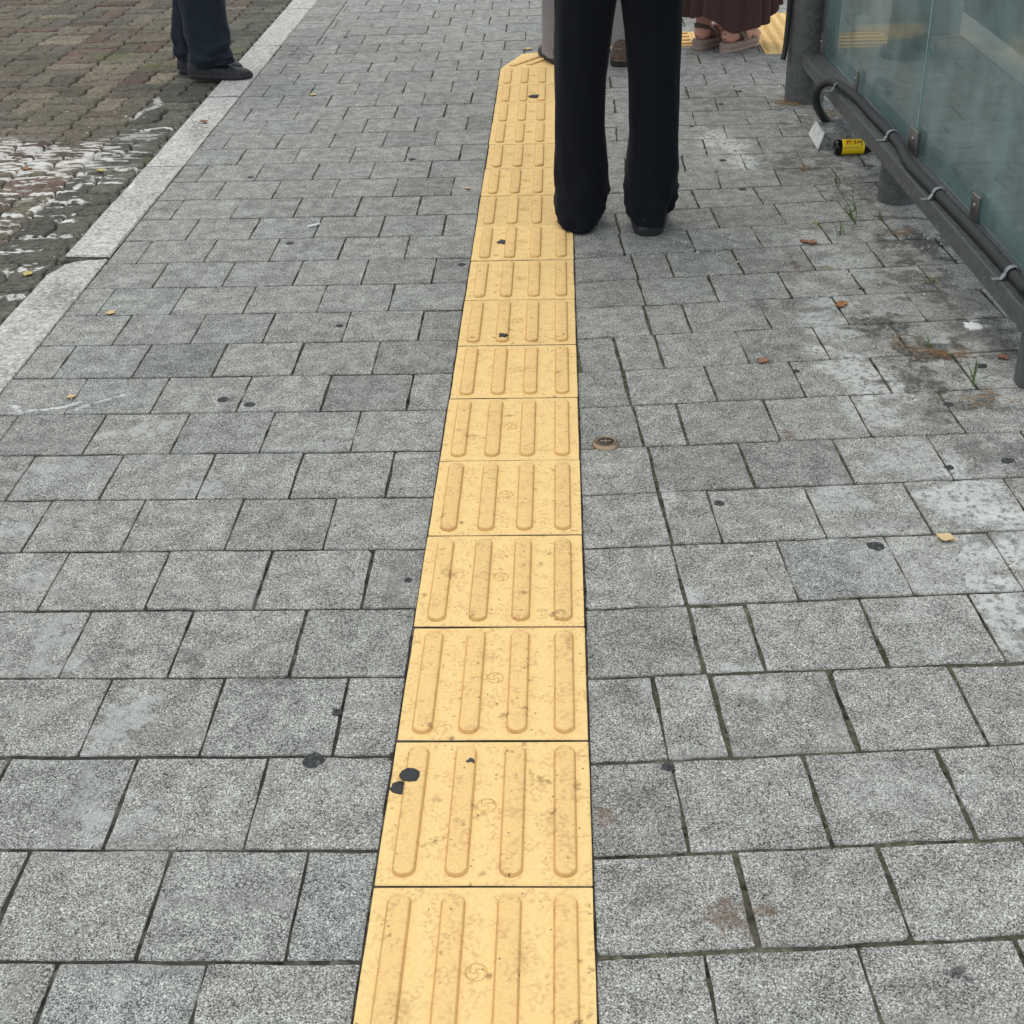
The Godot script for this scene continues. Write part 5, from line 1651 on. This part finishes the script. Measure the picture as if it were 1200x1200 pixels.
	for q in [[0.853, 2.042, 0.050, 0.030, "orange_leaf", "orange brown curled leaf on a joint among white lime stains", 3], [0.602, 1.700, 0.036, 0.026, "dry_leaf", "brown leaf lying in the middle of the right pavement", 2], [0.842, 0.885, 0.042, 0.022, "pale_leaf", "pale yellow leaf scrap lying on the right pavement near the camera", 1],
		[-1.113, 2.067, 0.030, 0.020, "pale_leaf", "pale tan leaf on the left pavers beside the kerb", 1], [-1.061, 1.551, 0.028, 0.018, "pale_leaf", "tiny tan leaf on the left pavers near the frame edge", 2], [1.179, 1.701, 0.032, 0.026, "dry_leaf", "reddish brown leaf beside the near shelter post", 2],
		[0.845, 2.525, 0.060, 0.030, "dry_leaf", "reddish brown leaf beside the green weed near the short leg", 3], [-1.30, 4.02, 0.040, 0.026, "dry_leaf", "brown leaf lying on the granite kerb", 2], [-1.545, 3.43, 0.050, 0.020, "yellow_leaf", "yellow leaf on the dark blocks beside the kerb", 1], [-1.83, 3.47, 0.05, 0.02, "orange_leaf", "orange leaf in the white paint spill", 2],
		[-1.46, 2.40, 0.045, 0.02, "yellow_leaf", "yellow leaf at the foot of the kerb on the near blocks", 1], [-0.93, 4.43, 0.03, 0.02, "pale_leaf", "pale leaf on the far left pavers", 1], [-0.035, 5.22, 0.05, 0.03, "pale_leaf", "small tan leaf just beyond the end of the yellow path", 1], [-0.20, 3.11, 0.03, 0.012, "pale_leaf", "tan leaf bit at the left edge of the yellow path", 1], [-2.72, 4.85, 0.05, 0.04, "pale_leaf", "pale yellow leaf on the blocks at the left frame edge", 1]]:
		var y := 0.0005
		if q[0] < -1.4: y = -0.0105
		elif q[0] < -1.25: y = 0.0045
		var o := part("leaf", leaf_mesh(q[2] * 0.85, q[3] * 1.05, q[2] * 0.07, q[6], q[0] * 9.0), M[q[4]], self, Vector3(q[0], y, -q[1]), rng.randf() * TAU)
		tag(o, q[5], "leaf", "fallen leaves")
	tag(part("wrapper", flat_lump(0.022, 0.003, 22, 0.8, 44.0), M.wrapper_white, self, Vector3(1.16, 0.001, -1.90)), "crumpled white scrap under the near end of the rail", "litter")
	tag(part("cigarette_end", finish(tube([Vector3(-0.02, 0.004, 0), Vector3(0.0, 0.004, 0.004), Vector3(0.02, 0.004, 0.002)], 0.0038, 8)), M.wrapper_white, self, Vector3(-0.665, 0.0005, -2.76), 0.7), "short white cigarette end on the left pavers", "litter")
	# weeds
	weed(Vector3(1.014, 0.0, -2.69), "tallest green weed growing before the short shelter leg", 9, 0.14, 0.05, M.weed, true)
	weed(Vector3(1.071, 0.0, -1.552), "thin green grass tuft near the near shelter post", 6, 0.09, 0.04, M.weed, false)
	weed(Vector3(1.02, 0.0, -1.76), "small grass tuft among dry straw left of the near post", 5, 0.06, 0.04, M.weed, false)
	weed(Vector3(1.128, 0.0, -2.215), "pale thin weed close to the middle of the rail", 6, 0.06, 0.035, M.dry_weed, false)
	weed(Vector3(0.890, 0.0, -2.69), "low yellowish grass tuft in a joint left of the tall weed", 9, 0.03, 0.05, M.dry_weed, false)
	weed(Vector3(0.870, 0.0, -2.325), "low yellow grass tuft in front of the tall weed", 9, 0.03, 0.05, M.dry_weed, false)
	weed(Vector3(0.95, 0.0, -3.25), "dry grass tuft in a joint before the loose paver", 8, 0.035, 0.06, M.straw, false)
	weed(Vector3(0.955, 0.0, -2.60), "small green sprig left of the tall weed", 7, 0.05, 0.03, M.weed, false)
	weed(Vector3(1.10, 0.0, -2.74), "green grass blades right of the tall weed by the short leg", 7, 0.07, 0.03, M.weed, false)
	weed(Vector3(-1.395, -0.012, -3.56), "tiny green weed against the kerb", 6, 0.03, 0.03, M.weed, false)
	# dry straw caught in the corners
	var str := new_st()
	for c in [[1.02, 1.725, 0.10, 0.014, 46], [1.07, 1.475, 0.08, 0.03, 22], [1.00, 4.11, 0.06, 0.05, 46], [1.17, 3.93, 0.08, 0.06, 40], [0.95, 1.80, 0.06, 0.03, 12], [1.12, 2.60, 0.08, 0.02, 14]]:
		for k in c[4]:
			var a := Vector3(c[0] + rng.randfn(0, c[2] * 0.5), rng.randf_range(0.002, 0.014), -(c[1] + rng.randfn(0, c[3] * 0.6)))
			var l := rng.randf_range(0.012, 0.05)
			var an := rng.randfn(0.0, 0.6)
			tube([a, a + Vector3(cos(an) * l * 0.5, 0.003, sin(an) * l * 0.5), a + Vector3(cos(an + 0.3) * l, -0.001, sin(an + 0.3) * l)], 0.0010, 4, str)
	tag(part("dry_straw", finish(str), M.straw, self), "dry brown straw and grass bits caught along joints near the shelter", "straw", "", "stuff")
	# grit
	var gr := new_st()
	for k in 260:
		var a := rng.randf_range(0.5, 1.3); var b := rng.randf_range(1.4, 4.6)
		if k > 160:
			a = rng.randf_range(-1.2, 1.2); b = rng.randf_range(0.0, 5.4)
			if absf(a) < 0.16: a += 0.4
		var r := rng.randf_range(0.0012, 0.0042)
		var c := Vector3(a, r * 0.5, -b)
		var rr := []
		for l in [[-0.6, 0.7], [0.0, 1.0], [0.7, 0.5]]:
			var rg := PackedVector3Array()
			for q in 5:
				var an := TAU * q / 5.0 + k
				rg.append(c + Vector3(cos(an) * r * l[1] * rng.randf_range(0.8, 1.3), l[0] * r, sin(an) * r * l[1]))
			rr.append(rg)
		loft(rr, true, false, true, gr)
	tag(part("grit", finish(gr), M.grit, self), "pale grit and crumbs scattered over the pavers", "grit", "", "stuff")


func _xring(x0: float, r0: float, x1: float, r1: float) -> Array:
	var out := []
	for q in [[x0, r0], [x1, r1]]:
		var rg := PackedVector3Array()
		for k in 20:
			var an := TAU * k / 20.0
			rg.append(Vector3(q[0], cos(an) * q[1], sin(an) * q[1]))
		out.append(rg)
	return out
